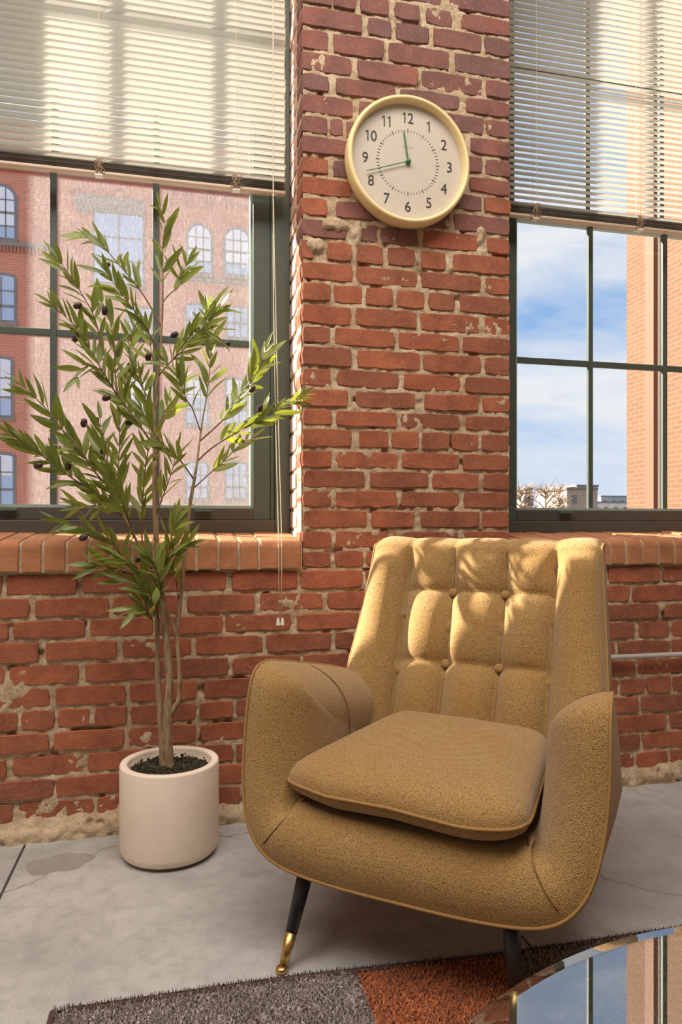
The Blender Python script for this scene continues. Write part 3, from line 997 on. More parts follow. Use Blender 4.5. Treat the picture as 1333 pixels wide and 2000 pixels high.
# ---- red brick factory across the street (left window)
BYF = 28.0
def fpt(px, py):
    p = at_plane(px, py, BYF); return p.x, p.z
fb = tag(empty('factory_building', (0, BYF, -6.5)), 'red brick factory with arched windows seen through the left window', 'building')
OB = (0, BYF, -6.5)
def bpart(name, boxes, mat, par=fb, y=OB[1], org=OB):
    m = MB()
    for b in boxes: m.box(b[0] - org[0], b[1] - org[0], b[2] - org[1], b[3] - org[1], b[4] - org[2], b[5] - org[2])
    return m.build(name, mat, par)
zroof = fpt(100, 240)[1]
bpart('wall', [(-13, 7.5, BYF, BYF + 9, -6.5, zroof)], M['far_red'])
def arch_pts(cx, hw, z0, zs, rise, n=10):
    pts = [(cx - hw, z0), (cx + hw, z0)]
    for i in range(n + 1):
        w = math.pi * i / n
        pts.append((cx + hw * math.cos(w), zs + rise * math.sin(w)))
    return pts
def facade_window(px0, px1, py0, py1, kind='arch', cols=3, rows=4, shade=0.65):
    x0, zt = fpt(px0, py0); x1, zb = fpt(px1, py1)
    cx, hw = (x0 + x1) / 2, (x1 - x0) / 2
    rise = hw if kind == 'arch' else (0.16 * hw if kind == 'segment' else 0.0)
    zs = zt - rise
    w = None
    def prism(name, pts, y0, y1, mat, par):
        n = len(pts); mb = MB()
        mb.add([(x, y0 - OB[1], z - OB[2]) for x, z in pts] + [(x, y1 - OB[1], z - OB[2]) for x, z in pts],
               [tuple(range(n)), tuple(range(2 * n - 1, n - 1, -1))] + [(i, (i + 1) % n, n + (i + 1) % n, n + i) for i in range(n)])
        return mb.build(name, mat, par)
    win = prism('window', arch_pts(cx, hw + 0.09, zb - 0.02, zs, rise + 0.1), BYF - 0.05, BYF + 0.02, M['far_frame'], fb)
    prism('pane', arch_pts(cx, hw, zb + 0.05, zs, rise), BYF - 0.07, BYF - 0.05, M['far_glass'], win)
    if shade:
        zsd = zt - (zt - zb) * shade
        prism('shade', arch_pts(cx, hw - 0.02, zsd, zs, max(0, rise - 0.02)), BYF - 0.085, BYF - 0.07, M['far_blind'], win)
    mb = MB()
    for i in range(1, cols):
        x = x0 + (x1 - x0) * i / cols
        mb.box(x - 0.02, x + 0.02, BYF - 0.10 - OB[1], BYF - 0.07 - OB[1], zb - OB[2], zt - 0.05 - OB[2])
    for i in range(1, rows):
        z = zb + (zt - zb) * i / rows
        t = 0.045 if i == rows // 2 else 0.02
        mb.box(x0, x1, BYF - 0.10 - OB[1], BYF - 0.07 - OB[1], z - t - OB[2], z + t - OB[2])
    mb.build('glazing_bars', M['far_frame'], win)
    mb = MB(); mb.box(x0 - 0.12, x1 + 0.12, BYF - 0.12 - OB[1], BYF - OB[1], zb - 0.14 - OB[2], zb - OB[2])
    mb.build('stone_sill', M['far_trim'], win)
facade_window(368, 412, 440, 537, 'arch', 3, 4, 0.72)
facade_window(441, 485, 447, 541, 'arch', 3, 4, 0.72)
facade_window(-22, 29, 363, 470, 'arch', 3, 4, 0.75)
facade_window(-22, 28, 537, 630, 'segment', 2, 3, 0.0)
facade_window(-22, 22, 700, 815, 'segment', 2, 3, 0.7)
facade_window(-22, 26, 888, 990, 'segment', 2, 3, 0.4)
facade_window(186, 279, 416, 560, 'flat', 2, 3, 0.0)
facade_window(252, 296, 603, 655, 'flat', 2, 2, 0.0)
facade_window(366, 409, 596, 656, 'segment', 3, 2, 0.0)
facade_window(445, 482, 602, 662, 'flat', 3, 2, 0.0)
for a, b in ((366, 404), (443, 480)):
    facade_window(a, b, 742, 830, 'segment', 3, 3, 0.4)
    facade_window(a, b, 905, 975, 'segment', 3, 3, 0.0)
facade_window(250, 292, 742, 830, 'segment', 3, 3, 0.4)
x0, z0 = fpt(150, 412); x1, z1 = fpt(283, 394)
bpart('lintel', [(x0, x1, BYF - 0.12, BYF, z0, z1)], M['far_trim'])
x0, z0 = fpt(-60, 486); x1, z1 = fpt(98, 479)
zc = fpt(50, 482)[1]
bpart('string_course', [(x0, x1, BYF - 0.2, BYF, zc - 0.07, zc + 0.07)], M['far_trim'])
for i in range(22):
    x = x0 + (x1 - x0) * (i + 0.5) / 22
    bpart('dentil', [(x - 0.035, x + 0.035, BYF - 0.14, BYF, zc - 0.26, zc - 0.07)], M['far_corbel'])
x0, za = fpt(362, 544); x1, zb_ = fpt(494, 544)
bpart('sill_course', [(x0, x1 + 0.4, BYF - 0.1, BYF, za - 0.09, za + 0.02)], M['far_trim'])
for c in range(9):                       # blind arcade under the cornice
    px = 155 + c * 39
    if c in (3, 4): continue
    cx, zc2 = fpt(px, 384)
    mb = MB()
    pts = [(cx - 0.27, BYF - 0.05, zc2 - 0.45)] + [(cx - 0.27 * math.cos(math.pi * i / 8), BYF - 0.05, zc2 + 0.27 * math.sin(math.pi * i / 8)) for i in range(9)] + [(cx + 0.27, BYF - 0.05, zc2 - 0.45)]
    mb.tube([(p[0] - OB[0], p[1] - OB[1], p[2] - OB[2]) for p in pts], 0.035, 4)
    mb.build('blind_arch', M['far_corbel'], fb)
zc3 = fpt(300, 352)[1]
bpart('cornice', [(-13, 7.5, BYF - 0.22, BYF, zc3 - 0.1, zc3 + 0.12), (-13, 7.5, BYF - 0.12, BYF, zc3 - 0.24, zc3 - 0.1)], M['far_corbel'])

# ---- tan brick wing (right window), its sunlit side runs away from the camera
TX = 10.0
def ty(px):
    u = px - 666.5
    return TX * (FPX * CS - u * SN) / (FPX * SN + u * CS)
tw = tag(empty('factory_wing', (TX, ty(1225), -6.5)), 'tan brick building wing in full sun at the right window', 'building')
OT = tuple(tw.location)
def tpart(name, boxes, mat):
    m = MB()
    for b in boxes: m.box(b[0] - OT[0], b[1] - OT[0], b[2] - OT[1], b[3] - OT[1], b[4] - OT[2], b[5] - OT[2])
    return m.build(name, mat, tw)
tpart('wall', [(TX, TX + 8, 6.0, ty(1225), -6.5, 16)], M['far_tan'])
M['brown_strip'] = plain('wing_strip_brown', (112, 70, 48), 0.7)  # flat brown strip up the wing wall
tpart('brown_strip', [(TX - 0.12, TX, ty(1287), ty(1270), -6.5, 16)], M['brown_strip'])
tpart('strip_trim', [(TX - 0.03, TX, ty(1290.5), ty(1287), -6.5, 16)], M['rail'])

# ---- skyline beyond the right window
def sky_block(name, label, px0, px1, py, D, mat, depth=10, base=-6.5, extra=None):
    a, b = at_depth(px0, py, D), at_depth(px1, py, D)
    m = MB()
    x0, x1, y0 = min(a.x, b.x), max(a.x, b.x), min(a.y, b.y)
    o = tag(empty(name, ((x0 + x1) / 2, y0, base)), label, 'building')
    mb = MB(); mb.box(-(x1 - x0) / 2, (x1 - x0) / 2, 0, depth, 0, a.z - base)
    mb.build('wall', mat, o)
    mb = MB(); mb.box(-(x1 - x0) / 2 - 0.2, (x1 - x0) / 2 + 0.2, -0.2, depth, a.z - base, a.z - base + 0.35)
    mb.build('parapet', M['far_trim'], o)
    nwin = max(2, int((x1 - x0) / 2.2))
    for i in range(nwin):
        for j in range(3):
            xx = -(x1 - x0) / 2 + (x1 - x0) * (i + 0.5) / nwin
            zz = a.z - base - 1.6 - j * 2.6
            mb = MB(); mb.box(xx - 0.45, xx + 0.45, -0.06, 0.02, zz - 0.7, zz + 0.7)
            mb.build('window', M['far_frame'], o)
    return o
sky_block('brown_building', 'low brown rooftop building on the skyline beside the bare tree', 1100, 1166, 957, 120, M['roof_brown'])
sky_block('grey_building', 'grey block with flat roof behind the brown rooftop building', 1122, 1168, 951, 135, M['far_teal'])
sky_block('pale_building', 'narrow white building at the skyline next to the brick pier', 985, 1022, 958, 122, M['far_white'])
sky_block('tan_building', 'small tan building between the white building and the bare tree', 1024, 1041, 957, 104, M['roof_brown'])
sky_block('distant_house', 'low distant pale house row at the horizon near the tan wing', 1100, 1250, 983, 165, M['far_white'], 12)
sky_block('distant_hall', 'far flat grey hall on the horizon above the pale house row', 1165, 1240, 971, 190, M['far_teal'], 14)
def bare_tree(px, py_top, D, h_below, spread, label, seed):
    rnd = random.Random(seed)
    p = at_depth(px, py_top, D)
    o = tag(empty('bare_tree', (p.x, p.y, -6.5)), label, 'tree', 'leafless trees on the skyline')
    H = p.z + 6.5
    m = MB(); m.tube([(0, 0, 0), (0.1, 0, H * 0.4), (0, 0.1, H * 0.9)], [0.3, 0.22, 0.05], 6)
    m.build('trunk', M['bare_tree'], o)
    m = MB()
    for i in range(60):
        z0 = H * rnd.uniform(0.3, 0.9)
        w = rnd.uniform(0, 6.28); L = spread * rnd.uniform(0.4, 1) * (1.15 - z0 / H)
        L = max(L, 0.6)
        q = Vector((math.cos(w) * L, math.sin(w) * L, z0 + L * rnd.uniform(0.3, 0.9)))
        a = Vector((0, 0, z0))
        m.tube([a, (a + q) / 2 + Vector((0, 0, 0.2)), q], [0.09, 0.06, 0.02], 4)
        for j in range(5):
            s = a.lerp(q, rnd.uniform(0.4, 1)); d = Vector((rnd.uniform(-1, 1), rnd.uniform(-1, 1), rnd.uniform(0.1, 1.2))) * rnd.uniform(0.5, 1.3)
            m.tube([s, s + d], [0.04, 0.015], 3)
    m.build('twigs', M['bare_tree'], o)
bare_tree(1066, 933, 90, 0, 6.5, 'large bare brown tree on the skyline left of the window bar', 3)
bare_tree(1092, 936, 104, 0, 4.0, 'smaller bare tree just right of the large bare tree', 5)
bare_tree(1018, 938, 77, 0, 4.6, 'bare tree in front of the white skyline building', 9)

# ================================================================== CLOCK
CR = 0.203
cc = at_plane(801, 311, WY - 0.052)
ck = tag(empty('wall_clock', (cc.x + 0.0, WY - 0.006, cc.z)), 'round cream wall clock with green hands hanging on the brick pier', 'clock')
m = MB()
m.lathe([(CR - 0.03, 0.0), (CR - 0.004, 0.0), (CR, 0.004), (CR + 0.001, 0.02), (CR, 0.046), (CR - 0.003, 0.051), (CR - 0.008, 0.053), (CR - 0.013, 0.0515), (CR - 0.0155, 0.047), (CR - 0.017, 0.030), (CR - 0.018, 0.024)], 96, axis='y')
m.build('rim', M['clock_rim'], ck, smooth=True)
m = MB()
m.lathe([(0.0005, 0.026), (0.08, 0.026), (CR - 0.018, 0.026), (CR - 0.016, 0.020), (0.0005, 0.0195)], 96, axis='y')
m.build('face', M['clock_face'], ck)
FY = -0.0265
for h in range(1, 13):
    mb = MB()
    digits = str(h)
    adv = [0.0185 if d == '1' else 0.0225 for d in digits]
    x = -sum(adv) / 2
    for d, ad in zip(digits, adv):
        cx = x + ad / 2
        if d == '1':
            t, hh = 0.0019, 0.0165
            mb.box(cx + 0.0012 - t, cx + 0.0012 + t, -hh, hh, -0.0003, 0.0003)
            fl = [(cx + 0.0012 - t, hh), (cx + 0.0012 + t, hh), (cx + 0.0012 - t, hh - 0.0046), (cx - 0.0062, hh - 0.0088), (cx - 0.0062, hh - 0.0048)]
            n5 = len(fl)
            mb.add([(p, q, -0.0003) for p, q in fl] + [(p, q, 0.00035) for p, q in fl],
                   [tuple(range(n5)), tuple(range(2 * n5 - 1, n5 - 1, -1))] + [(i, (i + 1) % n5, n5 + (i + 1) % n5, n5 + i) for i in range(n5)])
        else:
            cu = bpy.data.curves.new('numeral', 'FONT')
            cu.body = d; cu.size = 0.046; cu.extrude = 0.0003; cu.resolution_u = 6
            tmp = bpy.data.objects.new('tmp', cu); COL.objects.link(tmp)
            dg = bpy.context.evaluated_depsgraph_get()
            g = bpy.data.meshes.new_from_object(tmp.evaluated_get(dg))
            bpy.data.objects.remove(tmp)
            xs_ = [v.co.x for v in g.vertices]; ys_ = [v.co.y for v in g.vertices]
            mx, my = (min(xs_) + max(xs_)) / 2, (min(ys_) + max(ys_)) / 2
            mb.add([((v.co.x - mx) * 0.95 + cx, (v.co.y - my) * 0.033 / (max(ys_) - min(ys_)), v.co.z) for v in g.vertices], [tuple(f.vertices) for f in g.polygons])
            bpy.data.meshes.remove(g)
        x += ad
    me = mb.mesh('numeral', M['clock_ink'])
    w = R(90 - 30 * h)
    o = link('numeral', me, ck, (0.141 * math.cos(w), FY - 0.0002, 0.141 * math.sin(w)))
    o.rotation_euler = (R(90), 0, 0)
    o['label'] = 'black numeral %d' % h
m = MB()
for i in range(60):
    w = R(6 * i); c, s = math.cos(w), math.sin(w)
    big = i % 5 == 0
    r0, r1, hw = (0.0945, 0.1065, 0.0009) if big else (0.0965, 0.1035, 0.00055)
    vs = []
    for y in (FY - 0.0006, FY + 0.001):
        for (r, t) in ((r0, -hw), (r1, -hw), (r1, hw), (r0, hw)):
            vs.append((r * c - t * s, y, r * s + t * c))
    m.add(vs, [(0, 1, 2, 3), (7, 6, 5, 4), (0, 4, 5, 1), (1, 5, 6, 2), (2, 6, 7, 3), (3, 7, 4, 0)])
m.build('minute_track', M['clock_ink'], ck)
m = MB()
for i in range(7):
    m.box(-0.018 + i * 0.0056, -0.018 + i * 0.0056 + 0.003, FY - 0.0004, FY + 0.0005, 0.047, 0.0496)
M['clock_faint'] = plain('faint_print', (176, 156, 136), 0.7)
m.build('maker_mark', M['clock_faint'], ck)
def hand(name, deg, L, w0, w1, y, tail=0.0):
    m = MB(); w = R(90 - deg); c, s = math.cos(w), math.sin(w)
    vs = []
    for yy in (y - 0.0008, y + 0.0008):
        for (r, t) in ((-tail, -w0), (L, -w1), (L, w1), (-tail, w0)):
            vs.append((r * c - t * s, yy, r * s + t * c))
    m.add(vs, [(0, 1, 2, 3), (7, 6, 5, 4), (0, 4, 5, 1), (1, 5, 6, 2), (2, 6, 7, 3), (3, 7, 4, 0)])
    return m.build(name, M['clock_green'], ck)
hand('hour_hand', 351.5, 0.096, 0.0021, 0.0021, -0.031)
hand('minute_hand', 251.5, 0.146, 0.0015, 0.0012, -0.034)
m = MB(); m.lathe([(0.0002, 0.039), (0.006, 0.0385), (0.0078, 0.036), (0.008, 0.026), (0.0002, 0.026)], 24, axis='y')
m.build('hub', M['clock_green'], ck, smooth=True)

# ================================================================== PLANTER
pc = at_depth(332, 1484, 1.965)
PH = pc.z; PR = 0.1345
pl = tag(empty('planter', (pc.x, pc.y, 0)), 'tall round cream planter filled with dark soil on the concrete floor', 'planter')
m = MB()
m.lathe([(0.0005, 0.006), (PR - 0.017, 0.006), (PR - 0.009, 0.009), (PR - 0.003, 0.016), (PR, 0.030), (PR, PH - 0.006), (PR - 0.002, PH - 0.001), (PR - 0.006, PH),
         (PR - 0.017, PH), (PR - 0.0205, PH - 0.002), (PR - 0.022, PH - 0.007), (PR - 0.022, PH - 0.05), (0.0005, PH - 0.055)], 80)
m.build('pot', M['pot'], pl, smooth=True)
m = MB(); m.lathe([(0.0005, 0.0), (PR - 0.03, 0.0), (PR - 0.028, 0.007), (0.0005, 0.007)], 48)
m.build('foot', M['seam'], pl)
m = MB()
rnd = random.Random(4)
n = 34
Pg = []
for i in range(n + 1):
    row = []
    for j in range(56):
        r = (PR - 0.0235) * i / n; w = 2 * math.pi * j / 55
        x, y = r * math.cos(w), r * math.sin(w)
        hgt = PH - 0.026 + 0.012 * float(fbm(np.array(x * 70 + 50), np.array(y * 70 + 50), 3, 4)) - 0.006 * (i / n) ** 2
        row.append((x, y, hgt))
    Pg.append(row)
m.grid(Pg)
for i in range(420):
    r = (PR - 0.028) * math.sqrt(rnd.random()); w = rnd.uniform(0, 6.28)
    s = rnd.uniform(0.0015, 0.005)
    x, y, zz = r * math.cos(w), r * math.sin(w), PH - 0.018 + rnd.uniform(-0.003, 0.003)
    vs = [(x + s * rnd.uniform(.6, 1.3), y, zz), (x - s * rnd.uniform(.6, 1.3), y, zz), (x, y + s * rnd.uniform(.6, 1.3), zz), (x, y - s, zz), (x, y, zz + s), (x, y, zz - s)]
    m.add(vs, [(0, 2, 4), (2, 1, 4), (1, 3, 4), (3, 0, 4), (2, 0, 5), (1, 2, 5), (3, 1, 5), (0, 3, 5)])
tag(m.build('soil', M['soil'], pl), kind='stuff')

# ================================================================== OLIVE TREE
TZ = 1.975
tb = at_depth(327, 1492, TZ)
tr_ = tag(empty('olive_tree', (pc.x, pc.y, PH - 0.03)), 'tall artificial olive tree with narrow leaves growing in the cream planter', 'tree')
TO = Vector(tr_.location)
def tp(px, py, dz=0.0):
    p = at_depth(px, py, TZ + dz)
    lim = 2.36 if p.z > 0.92 else 2.10
    if p.y > lim:
        p.y = lim
    return p - TO
def smooth_path(pts, n=6):
    out = []
    P = [pts[0]] + pts + [pts[-1]]
    for i in range(1, len(P) - 2):
        for k_ in range(n):
            t = k_ / n
            a, b, c, d = P[i - 1], P[i], P[i + 1], P[i + 2]
            out.append(0.5 * ((2 * b) + (c - a) * t + (2 * a - 5 * b + 4 * c - d) * t * t + (3 * b - a - 3 * c + d) * t ** 3))
    out.append(pts[-1])
    return out
def limb(name, pts, r0, r1, mat, seg=8, rough=0.0, par=tr_):
    path = smooth_path([tp(*p) for p in pts])
    rnd = random.Random(len(pts) * 7 + int(pts[0][0]))
    n = len(path)
    rad = [(r0 + (r1 - r0) * (i / (n - 1)) ** 0.8) * (1 + rnd.uniform(-rough, rough)) for i in range(n)]
    m = MB(); m.tube(path, rad, seg)
    m.build(name, mat, par, smooth=True)
    return path
trunkA = limb('trunk', [(331, 1505), (329, 1470), (327, 1400), (331, 1330), (326, 1255), (319, 1190), (309, 1100), (303, 1000), (302, 900)], 0.0155, 0.0062, M['bark'], 12, 0.10)
limb('trunk', [(319, 1503), (317, 1460), (312, 1380), (308, 1290), (307, 1200), (305, 1120), (296, 1060)], 0.0105, 0.0048, M['bark'], 10, 0.10)
limb('trunk', [(333, 1395), (344, 1378), (350, 1360), (351, 1320), (347, 1260), (346, 1240), (353, 1170), (361, 1090), (371, 990), (382, 925)], 0.0078, 0.0044, M['bark'], 10, 0.08)
limb('trunk', [(346, 1240), (336, 1215), (322, 1180), (318, 1120)], 0.0052, 0.0036, M['bark'], 8, 0.05)
A = [  # (points, base radius, leaf density, leafy from)
 ([(302, 900), (301, 800), (310, 720), (317, 620), (318, 540), (318, 480), (322, 440), (314, 405)], .0058, 1.0, .70),
 ([(317, 640, .02), (284, 582, .05), (255, 543, .08), (222, 505, .10), (193, 471, .11), (162, 458, .12)], .0028, 1.0, .30),
 ([(311, 705, 0), (296, 660, -.02), (272, 620, -.05), (236, 572, -.08), (206, 530, -.10)], .0028, 1.0, .30),
 ([(300, 870, 0), (252, 801, -.02), (228, 770, -.03), (199, 722, -.05), (178, 686, -.06), (150, 640, -.07), (104, 598, -.08)], .0034, 1.15, .12),
 ([(232, 775, -.03), (226, 736, 0), (223, 671, .03), (214, 625, .05), (200, 590, .06)], .0022, 1.1, .2),
 ([(205, 700, -.05), (186, 625, -.06), (166, 584, -.07), (138, 540, -.08), (113, 505, -.09)], .0022, 1.0, .2),
 ([(296, 1110, 0), (277, 1074, -.02), (244, 1013, -.05), (223, 967, -.07), (185, 921, -.10), (149, 868, -.13), (120, 837, -.15), (94, 803, -.16), (72, 780, -.17), (44, 752, -.18)], .0042, 1.2, .30),
 ([(244, 1012, -.05), (218, 990, -.04), (182, 959, -.05), (144, 936, -.06), (103, 905, -.08), (58, 873, -.10), (22, 848, -.11)], .0034, 1.3, .10),
 ([(290, 1130, .0), (249, 1102, -.03), (223, 1064, -.06), (190, 1040, -.08), (150, 1027, -.10), (116, 1020, -.11)], .0030, 1.1, .25),
 ([(244, 1015, -.05), (230, 965, -.02), (233, 880, .02), (236, 800, .05), (246, 740, .07)], .0026, 1.1, .2),
 ([(280, 1090, .02), (277, 1020, .04), (284, 913, .06), (296, 840, .08), (285, 780, .09), (275, 735, .09)], .0030, 1.0, .2),
 ([(378, 935, .02), (352, 899, .0), (322, 870, -.03), (298, 842, -.05), (278, 800, -.06)], .0024, 1.0, .25),
 ([(382, 925, .03), (386, 898, .03), (390, 863, .04), (396, 820, .05), (404, 774, .05), (410, 719, .06), (412, 660, .07), (405, 605, .08)], .0042, 1.0, .45),
 ([(389, 863, .04), (429, 827, .07), (448, 803, .09), (472, 767, .12), (489, 748, .14), (510, 714, .16), (521, 680, .17)], .0026, 1.0, .25),
 ([(387, 899, .03), (414, 875, .06), (443, 856, .09), (484, 832, .11), (520, 813, .12), (551, 794, .13), (588, 777, .13)], .0028, 1.15, .25),
 ([(380, 952, .02), (404, 930, .05), (436, 902, .10), (462, 875, .14), (492, 855, .17)], .0022, .9, .3),
 ([(391, 840, .04), (376, 798, .02), (364, 779, .0), (347, 736, -.02), (323, 707, -.04)], .0022, 1.0, .3),
 ([(309, 735, 0), (335, 705, .03), (362, 680, .05), (388, 645, .07), (410, 610, .08), (432, 600, .08)], .0026, 1.25, .25),
 ([(318, 590, 0), (333, 573, .02), (349, 560, .03), (352, 540, .03), (368, 510, .04)], .0018, 1.1, .35),
 ([(303, 1010, 0), (322, 960, -.03), (336, 920, -.04), (345, 885, -.05)], .002, .9, .3),
 ([(300, 1180, 0), (282, 1130, -.04), (262, 1105, -.06), (232, 1090, -.08), (205, 1078, -.09)], .0024, 1.3, .25),
 ([(303, 1200, 0), (286, 1168, -.03), (268, 1140, -.05), (240, 1130, -.07)], .002, 1.2, .2),
 ([(316, 1140, 0), (324, 1110, -.03), (330, 1080, -.05), (335, 1050, -.06), (345, 1020, -.07)], .002, 1.3, .15),
 ([(349, 1170, 0), (345, 1140, -.02), (338, 1105, -.04), (350, 1075, -.05), (366, 1065, -.06)], .002, 1.0, .2),
 ([(310, 1215, 0), (304, 1180, -.03), (294, 1160, -.05), (280, 1150, -.06)], .0018, 1.1, .3),
 ([(301, 800, 0), (280, 760, .03), (262, 720, .06), (256, 670, .08), (262, 630, .09)], .0024, .9, .3),
 ([(310, 730, 0), (298, 700, .04), (292, 660, .06), (285, 640, .07)], .0016, .8, .3),
 ([(170, 900, -.1), (150, 880, -.07), (122, 872, -.05), (98, 880, -.04)], .0018, 1.1, .1),
 ([(262, 1050, -.03), (240, 985, -.1), (215, 930, -.12), (200, 870, -.13), (196, 820, -.12)], .0024, 1.1, .2),
 ([(200, 722, -.05), (170, 715, -.08), (150, 735, -.1)], .0016, 1.0, .2),
 ([(244, 1000, -.05), (205, 985, .03), (170, 990, .05), (140, 985, .06)], .0018, 1.1, .2),
 ([(300, 850, 0), (325, 800, .08), (345, 770, .11), (352, 730, .12)], .002, 1.0, .3),
 ([(340, 700, .03), (372, 655, .0), (392, 640, -.03), (418, 655, -.04)], .0016, 1.1, .3),
]
A += [([(300, 1215, 0), (290, 1195, -.03), (276, 1185, -.05), (262, 1190, -.06)], .0016, 1.2, .1),
      ([(318, 1170, 0), (312, 1130, -.05), (300, 1100, -.07), (290, 1085, -.08)], .0018, 1.3, .1),
      ([(250, 1105, -.03), (220, 1110, -.06), (190, 1105, -.08)], .0016, 1.2, .1)]
# leaf shapes
def leaf_mesh(seed):
    rnd = random.Random(seed)
    m = MB(); n = 8
    curl, fold, twist = rnd.uniform(-0.25, 0.45), rnd.uniform(0.15, 0.4), rnd.uniform(-0.5, 0.5)
    P = []
    for i in range(n + 1):
        t = i / n
        w = 0.5 * (math.sin(math.pi * t ** 0.85) ** 0.8) * (0.2 if i in (0, n) else 1)
        y = t; zc = -curl * t * t * 0.5
        row = []
        for s in (-1, 0, 1):
            row.append((s * w * 0.185 * math.cos(twist * t), y, zc + abs(s) * w * 0.185 * fold + s * w * 0.185 * math.sin(twist * t)))
        P.append(row)
    m.grid(P)
    return m.mesh('leaf', M['leaf'], True)
LEAVES = [leaf_mesh(s) for s in range(8)]
leaf_list = []
rnd = random.Random(12)
view = Vector((SN, CS, 0))
for bi, (pts, r0, dens, frm) in enumerate(A):
    path = limb('branch', pts, r0, 0.0009, M['bark'] if r0 > .004 else M['twig'], 6, 0.04)
    seglen = [0]
    for a_, b_ in zip(path[:-1], path[1:]): seglen.append(seglen[-1] + (b_ - a_).length)
    Ltot = seglen[-1]
    s = Ltot * frm
    flip = 1
    while s < Ltot:
        i = max(j for j in range(len(path)) if seglen[j] <= s)
        i = min(i, len(path) - 2)
        f = (s - seglen[i]) / max(1e-6, seglen[i + 1] - seglen[i])
        p = path[i].lerp(path[i + 1], f)
        d = (path[min(i + 2, len(path) - 1)] - path[max(i - 1, 0)]).normalized()
        side = d.cross(view).normalized()
        if side.length < .1: side = Vector((1, 0, 0))
        other = d.cross(side).normalized()
        roll = rnd.uniform(-0.9, 0.9)
        for sg in (1, -1):
            if rnd.random() < 0.12: continue
            q = side * math.cos(roll) + other * math.sin(roll)
            ang = rnd.uniform(0.25, 0.75)
            ld = (d * math.cos(ang) + q * sg * math.sin(ang) + Vector((0, 0, rnd.uniform(-0.15, 0.12)))).normalized()
            size = rnd.uniform(0.056, 0.098) * (0.85 if s > Ltot * 0.92 else 1.0)
            leaf_list.append((p, ld, size, rnd.uniform(-1.2, 1.2), rnd.randrange(8)))
        s += rnd.uniform(0.019, 0.027) / dens
    leaf_list.append((path[-1], d, rnd.uniform(0.045, 0.065), rnd.uniform(-1, 1), rnd.randrange(8)))
def leaf_matrix(p, ld, size, spin):
    up = Vector((0, 0, 1)) * 0.6 - view * 0.8
    xax = ld.cross(up).normalized()
    zax = xax.cross(ld).normalized()
    rot = Matrix((xax, ld, zax)).transposed()
    rot = Matrix.Rotation(spin, 3, ld) @ rot
    return Matrix.Translation(p) @ rot.to_4x4() @ Matrix.Diagonal((size * rnd.uniform(.9, 1.25), size, size, 1))
ok = []
for (p, ld, size, spin, k_) in leaf_list:
    tip = p + ld * size + TO; b0 = p + TO
    lim = 2.40 if min(tip.z, b0.z) > 0.9 else 2.145
    if tip.y > lim or b0.y > lim: continue
    if max(tip.y, b0.y) > 2.15 and max(tip.x, b0.x) > 0.372: continue
    ok.append((p, ld, size, spin, k_))
print('leaves', len(ok))
order = sorted(range(len(ok)), key=lambda i: -(ok[i][2] * (1 + 0.6 * abs(ok[i][1].dot(Vector((1, 0, 0.3)))) - 0.4 * ((ok[i][0] + TO).y - 1.9))))
big = set(order[:298])
rest = MB()
for i, (p, ld, size, spin, k_) in enumerate(ok):
    mtx = leaf_matrix(p, ld, size, spin)
    if i in big:
        o = bpy.data.objects.new('leaf', LEAVES[k_]); COL.objects.link(o)
        o.parent = tr_; o.matrix_local = mtx
    else:
        me = LEAVES[k_]
        rest.add([mtx @ v.co for v in me.vertices], [tuple(f.vertices) for f in me.polygons])
tag(rest.build('foliage', M['leaf'], tr_, smooth=True, fixn=False), kind='stuff')
# olives
m = MB(); m.lathe([(0.0003, -0.5), (0.22, -0.44), (0.36, -0.22), (0.40, 0.0), (0.36, 0.22), (0.22, 0.44), (0.0003, 0.5)], 14)
om = m.mesh('olive', M['olive'], True)
for (px, py, dz, w) in [(148, 660, -.06, .4), (164, 826, -.12, .2), (202, 881, -.12, .3), (75, 909, -.1, 1.4), (134, 910, -.1, .3), (208, 518, .09, 1.2), (205, 607, -.06, .2), (152, 597, -.08, 1.2), (341, 654, .04, 1.0), (443, 671, .08, 1.5), (493, 760, .12, .6), (508, 797, .11, .3), (253, 825, .0, 1.2), (208, 777, -.05, 1.2), (290, 697, .03, .3), (163, 1050, -.1, 1.2), (270, 1092, -.05, 1.0), (187, 823, -.1, .4)]:
    o = link('olive', om, tr_, tp(px, py, dz))
    o.scale = (0.022, 0.022, 0.0255)
    o.rotation_euler = (0.3, w, 0)

